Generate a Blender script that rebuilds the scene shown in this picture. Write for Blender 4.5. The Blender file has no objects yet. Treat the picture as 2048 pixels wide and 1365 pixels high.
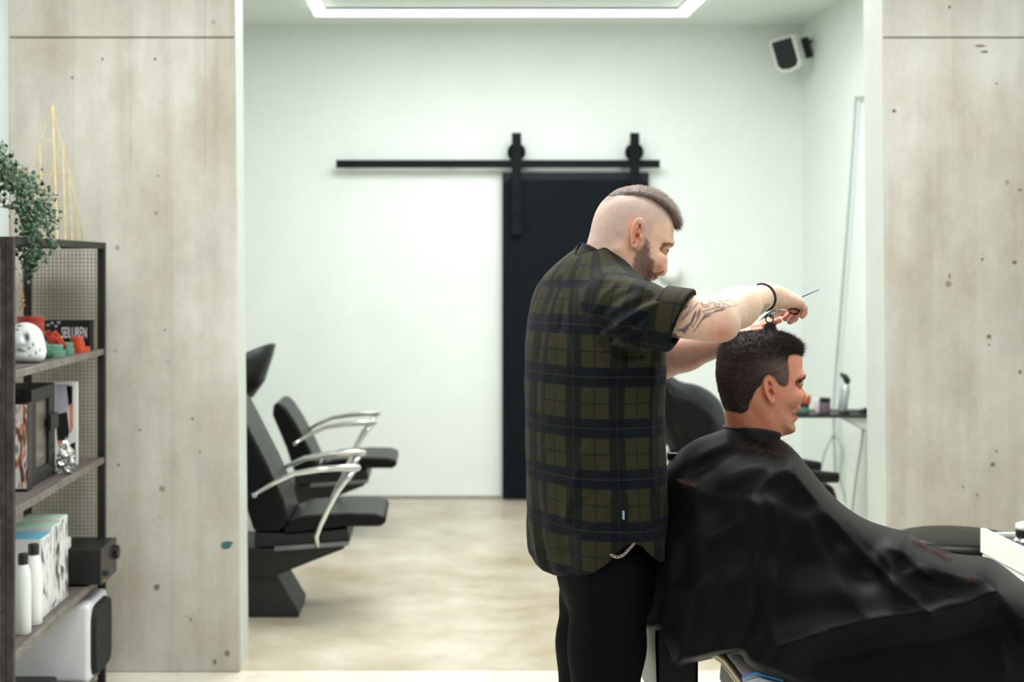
import bpy, bmesh, math, random
import numpy as np

# ------------------------------------------------------------------ camera, world, light, exposure
FPX, CX, CY, EYE = 2844.444, 870.0, 530.0, 1.6
SC = bpy.context.scene
COL = SC.collection
cam_data = bpy.data.cameras.new('camera')
cam = bpy.data.objects.new('camera', cam_data)
COL.objects.link(cam)
cam.location = (0, 0, EYE)
cam.rotation_euler = (math.pi / 2, 0, 0)
cam_data.lens = 50
cam_data.sensor_width = 36
cam_data.shift_x = (1024 - CX) / 2048
cam_data.shift_y = -(682.5 - CY) / 2048
cam_data.dof.use_dof = True
cam_data.dof.focus_distance = 3.14
cam_data.dof.aperture_fstop = 3.8
cam_data.clip_start = 0.05
SC.camera = cam

world = bpy.data.worlds.new('daylight')
SC.world = world
world.use_nodes = True
bg = world.node_tree.nodes['Background']
bg.inputs[0].default_value = (0.90, 0.97, 1.0, 1)
bg.inputs[1].default_value = 0.22

def area(name, loc, rot, sx, sy, power, color=(1, 1, 1)):
    l = bpy.data.lights.new(name, 'AREA')
    l.shape = 'RECTANGLE'
    l.size, l.size_y, l.energy, l.color = sx, sy, power, color
    o = bpy.data.objects.new(name, l)
    o.location, o.rotation_euler = loc, rot
    COL.objects.link(o)
    return o
# unseen lamps added above the front room; fill light added inside rear LED frame
area('unseen_front_lamp', (0.2, 1.6, 3.2), (0, 0, 0), 2.6, 1.0, 40, (0.995, 0.995, 0.99))
area('unseen_front_lamp', (0.8, 4.0, 3.2), (0, 0, 0), 2.6, 0.7, 108, (0.995, 0.995, 0.99))
area('unseen_front_lamp', (-1.5, 4.2, 3.2), (0, 0, 0), 1.2, 0.7, 32, (0.995, 0.995, 0.99))
area('back_room_fill', (0.45, 7.4, 3.2), (0, 0, 0), 2.4, 2.0, 118, (0.985, 0.99, 0.995))
SC.view_settings.view_transform = 'Standard'
SC.view_settings.look = 'None'
SC.view_settings.gamma = 1
SC.view_settings.use_curve_mapping = False
SC.view_settings.exposure = 0.06

# ------------------------------------------------------------------ helpers
rng = np.random.default_rng(7)
def lin(c):
    return tuple(((v / 255) / 12.92 if v / 255 <= 0.04045 else ((v / 255 + 0.055) / 1.055) ** 2.4) for v in c)
def at(px, py, Y):
    return np.array([(px - CX) * Y / FPX, Y, EYE - (py - CY) * Y / FPX])

def mat(name, rgb, rough=0.5, metal=0.0, var=0.05, scale=12.0, bump=0.0, spec=0.5, emit=None, sheen=0.0, coat=0.0, trans=0.0, stretch=(1, 1, 1)):
    m = bpy.data.materials.new(name)
    m.use_nodes = True
    nt = m.node_tree
    b = nt.nodes['Principled BSDF']
    c = lin(rgb)
    tc = nt.nodes.new('ShaderNodeTexCoord')
    mp = nt.nodes.new('ShaderNodeMapping'); mp.inputs['Scale'].default_value = stretch
    nz = nt.nodes.new('ShaderNodeTexNoise'); nz.inputs['Scale'].default_value = scale; nz.inputs['Detail'].default_value = 4
    nt.links.new(tc.outputs['Object'], mp.inputs[0]); nt.links.new(mp.outputs[0], nz.inputs['Vector'])
    rp = nt.nodes.new('ShaderNodeValToRGB')
    rp.color_ramp.elements[0].position = 0.3; rp.color_ramp.elements[1].position = 0.7
    rp.color_ramp.elements[0].color = (*[max(0, v * (1 - 2 * var)) for v in c], 1)
    rp.color_ramp.elements[1].color = (*[min(1, v * (1 + 2 * var)) for v in c], 1)
    nt.links.new(nz.outputs['Fac'], rp.inputs[0]); nt.links.new(rp.outputs[0], b.inputs['Base Color'])
    b.inputs['Roughness'].default_value = rough
    b.inputs['Metallic'].default_value = metal
    b.inputs['Specular IOR Level'].default_value = spec
    b.inputs['Sheen Weight'].default_value = sheen
    b.inputs['Coat Weight'].default_value = coat
    b.inputs['Transmission Weight'].default_value = trans
    if bump:
        bp = nt.nodes.new('ShaderNodeBump'); bp.inputs['Strength'].default_value = bump; bp.inputs['Distance'].default_value = 0.01
        nt.links.new(nz.outputs['Fac'], bp.inputs['Height']); nt.links.new(bp.outputs[0], b.inputs['Normal'])
    if emit:
        b.inputs['Emission Color'].default_value = (*lin(emit[0]), 1); b.inputs['Emission Strength'].default_value = emit[1]
    return m

class MB:
    """collects vertices and faces of one mesh"""
    def __init__(s): s.v, s.f = [], []
    def add(s, v, f):
        n = len(s.v); s.v += [tuple(map(float, p)) for p in v]; s.f += [tuple(i + n for i in q) for q in f]; return s
    def box(s, a, b):
        (x0, y0, z0), (x1, y1, z1) = a, b
        return s.add([(x0, y0, z0), (x1, y0, z0), (x1, y1, z0), (x0, y1, z0), (x0, y0, z1), (x1, y0, z1), (x1, y1, z1), (x0, y1, z1)],
                     [(0, 3, 2, 1), (4, 5, 6, 7), (0, 1, 5, 4), (1, 2, 6, 5), (2, 3, 7, 6), (3, 0, 4, 7)])
    def tube(s, pts, r, n=10, cap=True, flat=None):
        pts = np.array(pts, float); m = len(pts); rr = np.broadcast_to(np.array(r, float), (m,))
        t = np.gradient(pts, axis=0); t /= np.linalg.norm(t, axis=1)[:, None] + 1e-12
        up = np.array([0, 0, 1.0]) if abs(t[0][2]) < 0.9 else np.array([0, 1.0, 0])
        V = []
        u = np.cross(up, t[0]); u /= np.linalg.norm(u)
        for i in range(m):
            u = u - t[i] * (u @ t[i]); u /= np.linalg.norm(u); w = np.cross(t[i], u)
            fl = flat if flat else (1, 1)
            for k in range(n):
                a = 2 * math.pi * k / n; V.append(pts[i] + rr[i] * (fl[0] * math.cos(a) * u + fl[1] * math.sin(a) * w))
        Fc = [(i * n + k, i * n + (k + 1) % n, (i + 1) * n + (k + 1) % n, (i + 1) * n + k) for i in range(m - 1) for k in range(n)]
        if cap: Fc += [tuple(range(n))[::-1], tuple((m - 1) * n + k for k in range(n))]
        return s.add(V, Fc)
    def lathe(s, prof, c=(0, 0, 0), n=24, axis='z'):
        V = []
        for r, h in prof:
            for k in range(n):
                a = 2 * math.pi * k / n; p = (r * math.cos(a), r * math.sin(a), h)
                if axis == 'x': p = (p[2], p[0], p[1])
                if axis == 'y': p = (p[0], p[2], p[1])
                V.append((c[0] + p[0], c[1] + p[1], c[2] + p[2]))
        m = len(prof)
        Fc = [(i * n + k, i * n + (k + 1) % n, (i + 1) * n + (k + 1) % n, (i + 1) * n + k) for i in range(m - 1) for k in range(n)]
        Fc += [tuple(range(n))[::-1], tuple((m - 1) * n + k for k in range(n))]
        return s.add(V, Fc)
    def prism(s, poly, y0, y1):
        """polygon of (x, z) points extruded along Y"""
        n = len(poly)
        V = [(x, y0, z) for x, z in poly] + [(x, y1, z) for x, z in poly]
        return s.add(V, [tuple(range(n)), tuple(range(2 * n - 1, n - 1, -1))] + [(i, n + i, n + (i + 1) % n, (i + 1) % n) for i in range(n)])
    def build(s, name, m, parent=None, smooth=False, bevel=0.0, seg=2, sub=0):
        me = bpy.data.meshes.new(name); me.from_pydata(s.v, [], s.f)
        bm = bmesh.new(); bm.from_mesh(me); bmesh.ops.recalc_face_normals(bm, faces=bm.faces); bm.to_mesh(me); bm.free()
        return link(name, me, m, parent, smooth, bevel, seg, sub)

def link(name, me, m, parent=None, smooth=False, bevel=0.0, seg=2, sub=0):
    o = bpy.data.objects.new(name, me); COL.objects.link(o)
    if m: me.materials.append(m)
    if smooth: me.shade_smooth()
    if bevel:
        b = o.modifiers.new('bevel', 'BEVEL'); b.width = bevel; b.segments = seg; b.limit_method = 'ANGLE'; b.angle_limit = math.radians(40)
        if not smooth: me.shade_smooth()
        b.harden_normals = True
    if sub:
        q = o.modifiers.new('subdivision', 'SUBSURF'); q.levels = q.render_levels = sub
    if parent is not None:
        o.parent = parent
        if parent.parent is None: o.location = -parent.location
    return o

def thing(name, label, cat, loc, group=None, kind=None):
    o = bpy.data.objects.new(name, None); COL.objects.link(o); o.location = loc
    o.empty_display_size = 0.05
    o['label'] = label; o['category'] = cat
    if group: o['group'] = group
    if kind: o['kind'] = kind
    return o
def tag(o, label=None, cat=None, group=None, kind=None):
    for k, v in (('label', label), ('category', cat), ('group', group), ('kind', kind)):
        if v: o[k] = v
    return o
def copy_tree(o, loc, label):
    c = o.copy(); COL.objects.link(c); c.location = loc; c['label'] = label
    def rec(a, b):
        for ch in a.children:
            d = ch.copy(); COL.objects.link(d); d.parent = b; rec(ch, d)
    rec(o, c)
    return c

# ------------------------------------------------------------------ implicit surfaces
def smin(a, b, k):
    h = np.maximum(k - np.abs(a - b), 0) / k
    return np.minimum(a, b) - h * h * k * 0.25
def smax(a, b, k): return -smin(-a, -b, k)
def rcone(p, a, b, ra, rb):
    a = np.asarray(a, float); b = np.asarray(b, float); d = b - a
    h = np.clip(((p - a) @ d) / (d @ d), 0, 1)
    return np.linalg.norm(p - a - h[:, None] * d, axis=1) - (ra + (rb - ra) * h)
def ball(p, c, r): return np.linalg.norm(p - np.asarray(c), axis=1) - r
def ell(p, c, r):
    q = (p - np.asarray(c)) / np.asarray(r); k0 = np.linalg.norm(q, axis=1); k1 = np.linalg.norm(q / np.asarray(r), axis=1) + 1e-9
    return k0 * (k0 - 1) / k1
def chain(p, pts, rad, k=0.012):
    d = rcone(p, pts[0], pts[1], rad[0], rad[1])
    for i in range(1, len(pts) - 1): d = smin(d, rcone(p, pts[i], pts[i + 1], rad[i], rad[i + 1]), k)
    return d

def sdf_mesh(fn, lo, hi, h, relax=2):
    lo = np.array(lo, float); hi = np.array(hi, float); B = 4
    nb = np.ceil((hi - lo) / (h * B)).astype(int)
    cs = h * B
    g = np.stack(np.meshgrid(*[np.arange(n) for n in nb], indexing='ij'), -1).reshape(-1, 3)
    cen = lo + (g + 0.5) * cs - 0.5 * h
    cd = fn(cen).astype(np.float32)
    act = np.abs(cd) < cs * 1.5
    D = np.repeat(np.repeat(np.repeat(cd.reshape(nb), B, 0), B, 1), B, 2)
    ga = g[act] * B
    off = np.stack(np.meshgrid(*[np.arange(B)] * 3, indexing='ij'), -1).reshape(-1, 3)
    for i in range(0, len(ga), 6000):
        idx = (ga[i:i + 6000, None, :] + off[None]).reshape(-1, 3)
        D[idx[:, 0], idx[:, 1], idx[:, 2]] = fn(lo + idx * h)
    S = D < 0
    cnt = np.zeros(np.array(D.shape) - 1, np.int8)
    n0, n1, n2 = cnt.shape
    cor = [(i, j, k) for i in (0, 1) for j in (0, 1) for k in (0, 1)]
    for i, j, k in cor: cnt += S[i:i + n0, j:j + n1, k:k + n2]
    cell = np.argwhere((cnt > 0) & (cnt < 8))
    vid = np.full(cnt.shape, -1, np.int32); vid[cell[:, 0], cell[:, 1], cell[:, 2]] = np.arange(len(cell))
    acc = np.zeros((len(cell), 3)); num = np.zeros(len(cell))
    vals = {c: D[cell[:, 0] + c[0], cell[:, 1] + c[1], cell[:, 2] + c[2]].astype(float) for c in cor}
    for c in cor:
        for ax in range(3):
            if c[ax]: continue
            e = list(c); e[ax] = 1; a, b = vals[c], vals[tuple(e)]
            m = (a < 0) != (b < 0); t = np.where(m, a / np.where(m, a - b, 1), 0)
            q = np.array(c, float)[None].repeat(len(cell), 0); q[:, ax] = t
            acc[m] += q[m]; num[m] += 1
    V = lo + (cell + acc / num[:, None]) * h
    Q = []
    for ax in range(3):
        sl0 = [slice(1, -1)] * 3; sl1 = [slice(1, -1)] * 3
        sl0[ax] = slice(0, -1); sl1[ax] = slice(1, None)
        a, b = S[tuple(sl0)], S[tuple(sl1)]
        ed = np.argwhere(a != b)
        fl = a[ed[:, 0], ed[:, 1], ed[:, 2]]
        o = ed.copy(); u, w = [k for k in range(3) if k != ax]
        o[:, u] += 1; o[:, w] += 1
        def cv(du, dw):
            q = o.copy(); q[:, u] += du; q[:, w] += dw; return vid[q[:, 0], q[:, 1], q[:, 2]]
        q = np.stack([cv(-1, -1), cv(0, -1), cv(0, 0), cv(-1, 0)], 1)
        if ax == 1: fl = ~fl
        q[~fl] = q[~fl][:, ::-1]
        Q.append(q)
    Q = np.concatenate(Q); Q = Q[(Q >= 0).all(1)]
    for _ in range(relax):
        s = np.zeros_like(V); c = np.zeros(len(V))
        for a, b in ((0, 1), (1, 2), (2, 3), (3, 0)):
            for i, j in ((a, b), (b, a)):
                np.add.at(s, Q[:, i], V[Q[:, j]]); np.add.at(c, Q[:, i], 1)
        V = 0.5 * V + 0.5 * s / np.maximum(c, 1)[:, None]
    return V, Q

def drop_faces(V, Q, keep):
    Q = Q[keep[Q].all(1)]; use = np.unique(Q); mp = np.full(len(V), -1); mp[use] = np.arange(len(use))
    return V[use], mp[Q], use
def join(parts):
    n = 0; V = []; Q = []
    for v, q in parts: V.append(v); Q.append(q + n); n += len(v)
    return np.concatenate(V), np.concatenate(Q)
def np_obj(name, V, Q, m, parent=None, attrs=None, smooth=True):
    me = bpy.data.meshes.new(name)
    k = Q.shape[1]
    me.vertices.add(len(V)); me.vertices.foreach_set('co', V.astype(np.float32).ravel())
    me.loops.add(Q.size); me.loops.foreach_set('vertex_index', Q.astype(np.int32).ravel())
    me.polygons.add(len(Q)); me.polygons.foreach_set('loop_start', np.arange(0, Q.size, k, dtype=np.int32))
    me.update(calc_edges=True)
    if smooth: me.shade_smooth()
    for an, arr in (attrs or {}).items():
        if arr.ndim == 1:
            a = me.attributes.new(an, 'FLOAT', 'POINT'); a.data.foreach_set('value', arr.astype(np.float32))
        else:
            a = me.attributes.new(an, 'FLOAT_VECTOR', 'POINT'); a.data.foreach_set('vector', arr.astype(np.float32).ravel())
    return link(name, me, m, parent)

def smooth_poly(pts, n=5):
    p = np.array(pts, float); N = len(p); out = []
    for i in range(N):
        a, b, c, d = p[i - 1], p[i], p[(i + 1) % N], p[(i + 2) % N]
        for t in np.linspace(0, 1, n, endpoint=False):
            out.append(0.5 * (2 * b + (c - a) * t + (2 * a - 5 * b + 4 * c - d) * t * t + (3 * b - a - 3 * c + d) * t ** 3))
    return np.array(out)
class Outline:
    """signed distance (in pixels, positive inside) to a smoothed polygon, rastered once"""
    def __init__(s, pts, pad=60, step=1.5, n=5):
        P = smooth_poly(pts, n); s.st = step
        s.lo = P.min(0) - pad; sz = np.ceil((P.max(0) + pad - s.lo) / step).astype(int) + 2
        U, Vv = np.meshgrid(s.lo[0] + np.arange(sz[0]) * step, s.lo[1] + np.arange(sz[1]) * step, indexing='ij')
        q = np.stack([U, Vv], -1).reshape(-1, 2); d2 = np.full(len(q), 1e18); ins = np.zeros(len(q), bool)
        for i in range(len(P)):
            a, b = P[i], P[(i + 1) % len(P)]; e = b - a
            t = np.clip(((q - a) @ e) / (e @ e + 1e-12), 0, 1); w = q - a - t[:, None] * e
            d2 = np.minimum(d2, (w * w).sum(1))
            c = ((a[1] > q[:, 1]) != (b[1] > q[:, 1]))
            xi = a[0] + (q[:, 1] - a[1]) / ((b[1] - a[1]) if b[1] != a[1] else 1e-12) * (b[0] - a[0])
            ins ^= c & (q[:, 0] < xi)
        s.g = (np.sqrt(d2) * np.where(ins, 1, -1)).reshape(sz)
    def __call__(s, u, v):
        a = np.clip((u - s.lo[0]) / s.st, 0, s.g.shape[0] - 1.001); b = np.clip((v - s.lo[1]) / s.st, 0, s.g.shape[1] - 1.001)
        ox = np.abs((u - s.lo[0]) / s.st - a) + np.abs((v - s.lo[1]) / s.st - b)
        i, j = a.astype(int), b.astype(int); fa, fb = a - i, b - j; g = s.g
        return (g[i, j] * (1 - fa) * (1 - fb) + g[i + 1, j] * fa * (1 - fb) + g[i, j + 1] * (1 - fa) * fb + g[i + 1, j + 1] * fa * fb) - ox * s.st
def field(ctrl):
    """normalised gaussian blend of (u, v, value, sigma)"""
    c = np.array(ctrl, float)
    def f(u, v):
        w = np.exp(-((u[:, None] - c[None, :, 0]) ** 2 + (v[:, None] - c[None, :, 1]) ** 2) / (2 * c[None, :, 3] ** 2)) + 1e-12
        return (w * c[None, :, 2]).sum(1) / w.sum(1)
    def big(u, v):
        return np.concatenate([f(u[i:i + 200000], v[i:i + 200000]) for i in range(0, len(u), 200000)]) if len(u) else u
    return big
def pix(p, Y=None):
    d = p[:, 1] if Y is None else Y
    return CX + p[:, 0] * FPX / d, CY - (p[:, 2] - EYE) * FPX / d
def line_dist(u, v, pts):
    p = np.array(pts, float); d = np.full(len(u), 1e9)
    for i in range(len(p) - 1):
        a, b = p[i], p[i + 1]; e = b - a
        t = np.clip(((u - a[0]) * e[0] + (v - a[1]) * e[1]) / (e @ e), 0, 1)
        d = np.minimum(d, np.hypot(u - a[0] - t * e[0], v - a[1] - t * e[1]))
    return d
def sstep(x, a, b):
    t = np.clip((x - a) / (b - a), 0, 1); return t * t * (3 - 2 * t)
def wav(p, freq, seed):
    """cheap smooth noise in -1..1"""
    r = np.random.default_rng(seed); s = np.zeros(len(p))
    for i in range(6):
        k = r.normal(size=3); k = k / np.linalg.norm(k) * freq * (0.6 + 0.9 * r.random())
        s += np.sin(p @ k + r.random() * 6.28 + 1.5 * np.sin(p @ (r.normal(size=3) * freq * 0.4)))
    return s / 6

def strands(root, direc, length, rad, segs=3, curl=0.15, droop=(0, 0, 0), seed=1):
    """thin tapering three-sided hairs"""
    r = np.random.default_rng(seed); n = len(root)
    d = direc / (np.linalg.norm(direc, axis=1)[:, None] + 1e-9)
    side = np.cross(d, r.normal(size=(n, 3))); side /= np.linalg.norm(side, axis=1)[:, None] + 1e-9
    oth = np.cross(d, side); L = np.broadcast_to(length, (n,)); Rr = np.broadcast_to(rad, (n,))
    bend = r.normal(size=(n, 3)) * curl + np.array(droop)
    V = np.zeros((n, segs + 1, 3, 3))
    for i in range(segs + 1):
        t = i / segs
        c = root + d * (L * t)[:, None] + bend * (L * t * t)[:, None]
        rr = Rr * (1 - 0.85 * t)
        for k in range(3):
            a = 2 * math.pi * k / 3; V[:, i, k] = c + rr[:, None] * (math.cos(a) * side + math.sin(a) * oth)
    base = (np.arange(n) * (segs + 1) * 3)[:, None]
    Q = []
    for i in range(segs):
        for k in range(3):
            Q.append(base + np.array([[i * 3 + k, i * 3 + (k + 1) % 3, (i + 1) * 3 + (k + 1) % 3, (i + 1) * 3 + k]]))
    return V.reshape(-1, 3), np.concatenate(Q)
def scatter(V, Q, n, mask, seed=1):
    """random points on quads whose centre passes mask; returns points and normals"""
    r = np.random.default_rng(seed); c = V[Q].mean(1); Q = Q[mask(c)]
    A, B, C = V[Q[:, 0]], V[Q[:, 1]], V[Q[:, 2]]
    N = np.cross(V[Q[:, 2]] - A, V[Q[:, 3]] - B); ar = np.linalg.norm(N, axis=1) + 1e-12
    k = r.choice(len(Q), n, p=ar / ar.sum()); s, t = r.random((2, n))[:, :, None]
    P = A[k] * (1 - s) * (1 - t) + B[k] * s * (1 - t) + C[k] * s * t + V[Q[k, 3]] * (1 - s) * t
    return P, N[k] / ar[k][:, None]
# ------------------------------------------------------------------ materials
def concrete(name, light, dark, board=True):
    m = bpy.data.materials.new(name); m.use_nodes = True; nt = m.node_tree; N = nt.nodes; L = nt.links
    b = N['Principled BSDF']; tc = N.new('ShaderNodeTexCoord')
    def noise(scale, stretch, detail=5, rough=0.6):
        mp = N.new('ShaderNodeMapping'); mp.inputs['Scale'].default_value = stretch
        z = N.new('ShaderNodeTexNoise'); z.inputs['Scale'].default_value = scale; z.inputs['Detail'].default_value = detail; z.inputs['Roughness'].default_value = rough
        L.new(tc.outputs['Object'], mp.inputs[0]); L.new(mp.outputs[0], z.inputs['Vector']); return z.outputs['Fac']
    def ramp(s, p0, p1, c0, c1):
        r = N.new('ShaderNodeValToRGB'); r.color_ramp.elements[0].position = p0; r.color_ramp.elements[1].position = p1
        r.color_ramp.elements[0].color = (*c0, 1); r.color_ramp.elements[1].color = (*c1, 1); L.new(s, r.inputs[0]); return r.outputs[0]
    def mix(fac, a, c, mode='MULTIPLY'):
        x = N.new('ShaderNodeMix'); x.data_type = 'RGBA'; x.blend_type = mode
        if isinstance(fac, float): x.inputs['Factor'].default_value = fac
        else: L.new(fac, x.inputs['Factor'])
        L.new(a, x.inputs['A']); L.new(c, x.inputs['B']); return x.outputs['Result']
    big = noise(1.6, (1, 1, 0.7), 6)
    base = ramp(big, 0.32, 0.68, lin(dark), lin(light))
    w = (1, 1, 1)
    if board:
        st = noise(5.0, (2.2, 2.2, 0.09), 4, 0.55)
        base = mix(0.50, base, ramp(st, 0.34, 0.58, (0.75, 0.715, 0.665), w))
        ln = noise(9.0, (2.5, 2.5, 0.03), 2, 0.5)
        base = mix(0.22, base, ramp(ln, 0.30, 0.36, (0.68, 0.63, 0.57), w))
    blot = noise(3.4, (1, 1, .5) if board else (1, 1, 1), 6, 0.7)
    base = mix(0.75, base, ramp(blot, 0.36, 0.58, (0.83, 0.785, 0.715), w))
    blot2 = noise(7.5, (1, 1, .35) if board else (1, 1, 1), 6, 0.75)
    base = mix(0.45, base, ramp(blot2, 0.36, 0.52, (0.83, 0.79, 0.73), w))
    cool = noise(2.3, (1.3, 1.3, 1), 3, 0.5)
    base = mix(0.5, base, ramp(cool, 0.52, 0.72, w, (0.88, 0.91, 0.95)))
    vo = N.new('ShaderNodeTexVoronoi'); vo.inputs['Scale'].default_value = 4.6 if board else 2.0; L.new(tc.outputs['Object'], vo.inputs['Vector'])
    pit = ramp(vo.outputs['Distance'], 0.035, 0.075, (0.42, 0.39, 0.36), w)
    base = mix(0.8 if board else 0.25, base, pit)
    fine = noise(60, (1, 1, 1), 4, 0.7); base = mix(0.25, base, ramp(fine, 0.3, 0.7, (0.7, 0.69, 0.68), w))
    L.new(base, b.inputs['Base Color'])
    b.inputs['Roughness'].default_value = 0.75 if board else 0.34
    bp = N.new('ShaderNodeBump'); bp.inputs['Strength'].default_value = 0.25 if board else 0.03; bp.inputs['Distance'].default_value = 0.02
    L.new(pit if board else fine, bp.inputs['Height']); L.new(bp.outputs[0], b.inputs['Normal'])
    return m
M = {}
M['white'] = mat('white_paint', (232, 240, 235), 0.6, var=0.01, scale=3)
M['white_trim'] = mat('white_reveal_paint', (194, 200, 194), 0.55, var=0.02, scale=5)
M['concrete'] = concrete('board_marked_concrete', (205, 204, 198), (177, 172, 161))
M['floor_back'] = concrete('polished_concrete', (208, 202, 186), (172, 160, 134), False)
M['floor_front'] = concrete('pale_polished_concrete', (234, 233, 222), (218, 213, 198), False)
M['black'] = mat('black_powder_coat', (10, 16, 20), 0.55, var=0.05, spec=.15)
M['door'] = mat('black_painted_door', (10, 17, 22), 0.6, spec=.12, var=0.04, scale=4, stretch=(8, 8, 0.5))
M['vinyl'] = mat('black_vinyl', (8, 8, 10), 0.36, var=0.08, scale=40, bump=0.05, spec=.2)
M['plastic'] = mat('black_plastic', (7, 9, 10), 0.42, var=0.05)
M['chrome'] = mat('chrome', (230, 232, 232), 0.12, metal=1.0, var=0.01)
M['led'] = mat('led_diffuser', (255, 255, 255), 0.5, var=0.0, emit=((246, 255, 250), 1.7))
M['grey_metal'] = mat('grey_metal', (120, 124, 126), 0.35, metal=0.8, var=0.05)
M['rust_steel'] = mat('brown_black_steel', (64, 55, 54), 0.55, metal=0.25, var=0.25, scale=30)
M['dark_steel'] = mat('dark_steel', (24, 24, 24), 0.55, metal=0.2, var=0.15, scale=30)
M['board'] = mat('grey_wood_board', (92, 85, 80), 0.6, var=0.18, scale=9, stretch=(6, 0.5, 1))
M['wire'] = mat('galvanised_wire', (120, 112, 100), 0.5, metal=0.4, var=0.1)
M['gloss_white'] = mat('white_gloss_laminate', (236, 240, 234), 0.25, var=0.01)
M['bamboo'] = mat('yellow_bamboo', (212, 192, 138), 0.55, var=0.1, scale=30)
M['orange'] = mat('orange_tin', (186, 66, 32), 0.35, var=0.05)
M['red'] = mat('red_tin', (152, 44, 26), 0.35, var=0.05)
M['green'] = mat('green_tin', (86, 134, 113), 0.4, var=0.06)
M['cable'] = mat('grey_cable', (170, 184, 180), 0.6, var=0.02)

# ------------------------------------------------------------------ room shell
def struct(name, mb, m, parent=None, label=None, **k):
    o = mb.build(name, m, parent, **k); o['kind'] = 'structure'
    if label: o['label'] = label
    return o
CEIL = 3.24; YB = 9.72; YP = 5.58; YR = 5.86
struct('floor', MB().box((-3.3, -2.6, -0.1), (3.4, YP + 0.02, 0)), M['floor_front'], label='pale polished concrete floor of the front room')
struct('floor_back', MB().box((-3.3, YP + 0.02, -0.1), (3.4, YB + 0.1, 0)), M['floor_back'], label='beige polished concrete floor of the rear room')
struct('ceiling', MB().box((-3.4, -2.6, CEIL), (3.5, YB + 0.2, CEIL + 0.1)), M['white'], label='white plaster ceiling')
struct('wall_back', MB().box((-3.4, YB, 0), (2.61, YB + 0.1, CEIL)), M['white'], label='white wall behind the sliding door')
struct('wall_right', MB().box((2.51, YR, 0), (2.61, YB, CEIL)), M['white'], label='white side wall of the rear room')
struct('wall_left', MB().box((-3.4, YR, 0), (-3.3, YB, CEIL)), M['white'])
struct('wall_front_left', MB().box((-3.4, -2.6, 0), (-3.3, YP, CEIL)), M['white'])
struct('wall_front_right', MB().box((3.4, -2.6, 0), (3.5, YP, CEIL)), M['white'])
struct('wall_behind_shelf', MB().box((-3.3, YP + 0.1, 0), (-1.70, YR, CEIL)), M['white'], label='white wall beside the left concrete pillar')
struct('floor_shadow_line', MB().box((-3.3, YB - 0.012, 0), (0.45, YB, 0.022)), mat('floor_shadow_grey', (150, 146, 134), 0.6))  # strip coloured as the shadow gap along the foot of the wall

def shear(o, zr=1.267, k=0.0089):
    for v in o.data.vertices: v.co.x -= (v.co.z - zr) * k
ZJ = 2.4925
def pillar(name, x0, x1, label, inner):
    """white painted core (its reveal shows) faced with two lifts of board-marked concrete"""
    a, b = (x0, x1 - 0.004) if inner == 'right' else (x0 + 0.004, x1)
    core = struct(name, MB().box((a, YP + 0.03, 0), (b, YR, CEIL)), M['white_trim'], label=label); shear(core)
    for z0, z1, dy in ((0.0, ZJ - 0.002, 0.0), (ZJ + 0.002, CEIL, 0.004)):
        p = MB().box((x0, YP + dy, z0), (x1, YP + 0.032, z1)).build('concrete_panel', M['concrete'], core, bevel=0.006); shear(p)
    return core
sx = FPX / YP
pl = pillar('wall_pillar_left', (22 - CX) / sx, (474.5 - CX) / sx, 'board-marked raw concrete pillar behind the shelving unit', 'right')
pr = pillar('wall_pillar_right', (1774 - CX) / sx, 3.42, 'board-marked raw concrete pillar behind the black stool', 'left')
# paint flecks, and spalled holes as flat patches with their shadow as colour
def chip(px, py, rx, ry, m, name, parent, seed):
    r = np.random.default_rng(seed); c = at(px, py, YP - 0.001); n = 11; mb = MB()
    ring = [(c[0] + rx / sx * math.cos(6.283 * k / n) * r.uniform(0.6, 1.2), c[2] + ry / sx * math.sin(6.283 * k / n) * r.uniform(0.6, 1.2)) for k in range(n)]
    mb.prism(ring, YP - 0.0015, YP + 0.004); mb.build(name, m, parent)
chip(454, 1090, 14, 9, mat('teal_paint', (46, 98, 92), 0.5), 'paint_fleck', pl, 3)
pm = mat('pit_shadow_grey', (112, 104, 96), 0.9, var=0.2, scale=60)
for i, (x, y, a, b) in enumerate([(455, 1308, 8, 9), (430, 1325, 5, 9), (314, 1175, 9, 10), (382, 1240, 4, 5), (205, 118, 3, 4), (145, 155, 4, 4), (310, 118, 6, 4), (316, 352, 3, 3), (330, 660, 3, 4), (385, 838, 4, 4), (280, 860, 3, 3), (237, 930, 4, 3), (312, 426, 5, 4), (400, 905, 3, 3)]):
    chip(x, y, a * .7, b * .7, pm, 'pit', pl, i)
for i, (x, y, a, b) in enumerate([(1899, 14, 4, 4), (1960, 92, 16, 4), (1968, 104, 12, 4), (1993, 167, 3, 3), (2030, 525, 7, 6), (1965, 519, 4, 4), (1978, 674, 6, 8), (1978, 690, 3, 3), (2040, 745, 5, 7), (1986, 930, 8, 7), (1993, 903, 3, 4), (1899, 552, 2, 9), (2040, 380, 5, 4), (1927, 975, 3, 3), (1955, 990, 3, 4), (1788, 222, 7, 5)]):
    chip(x, y, a * .7, b * .7, pm, 'pit', pr, 40 + i)

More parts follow.
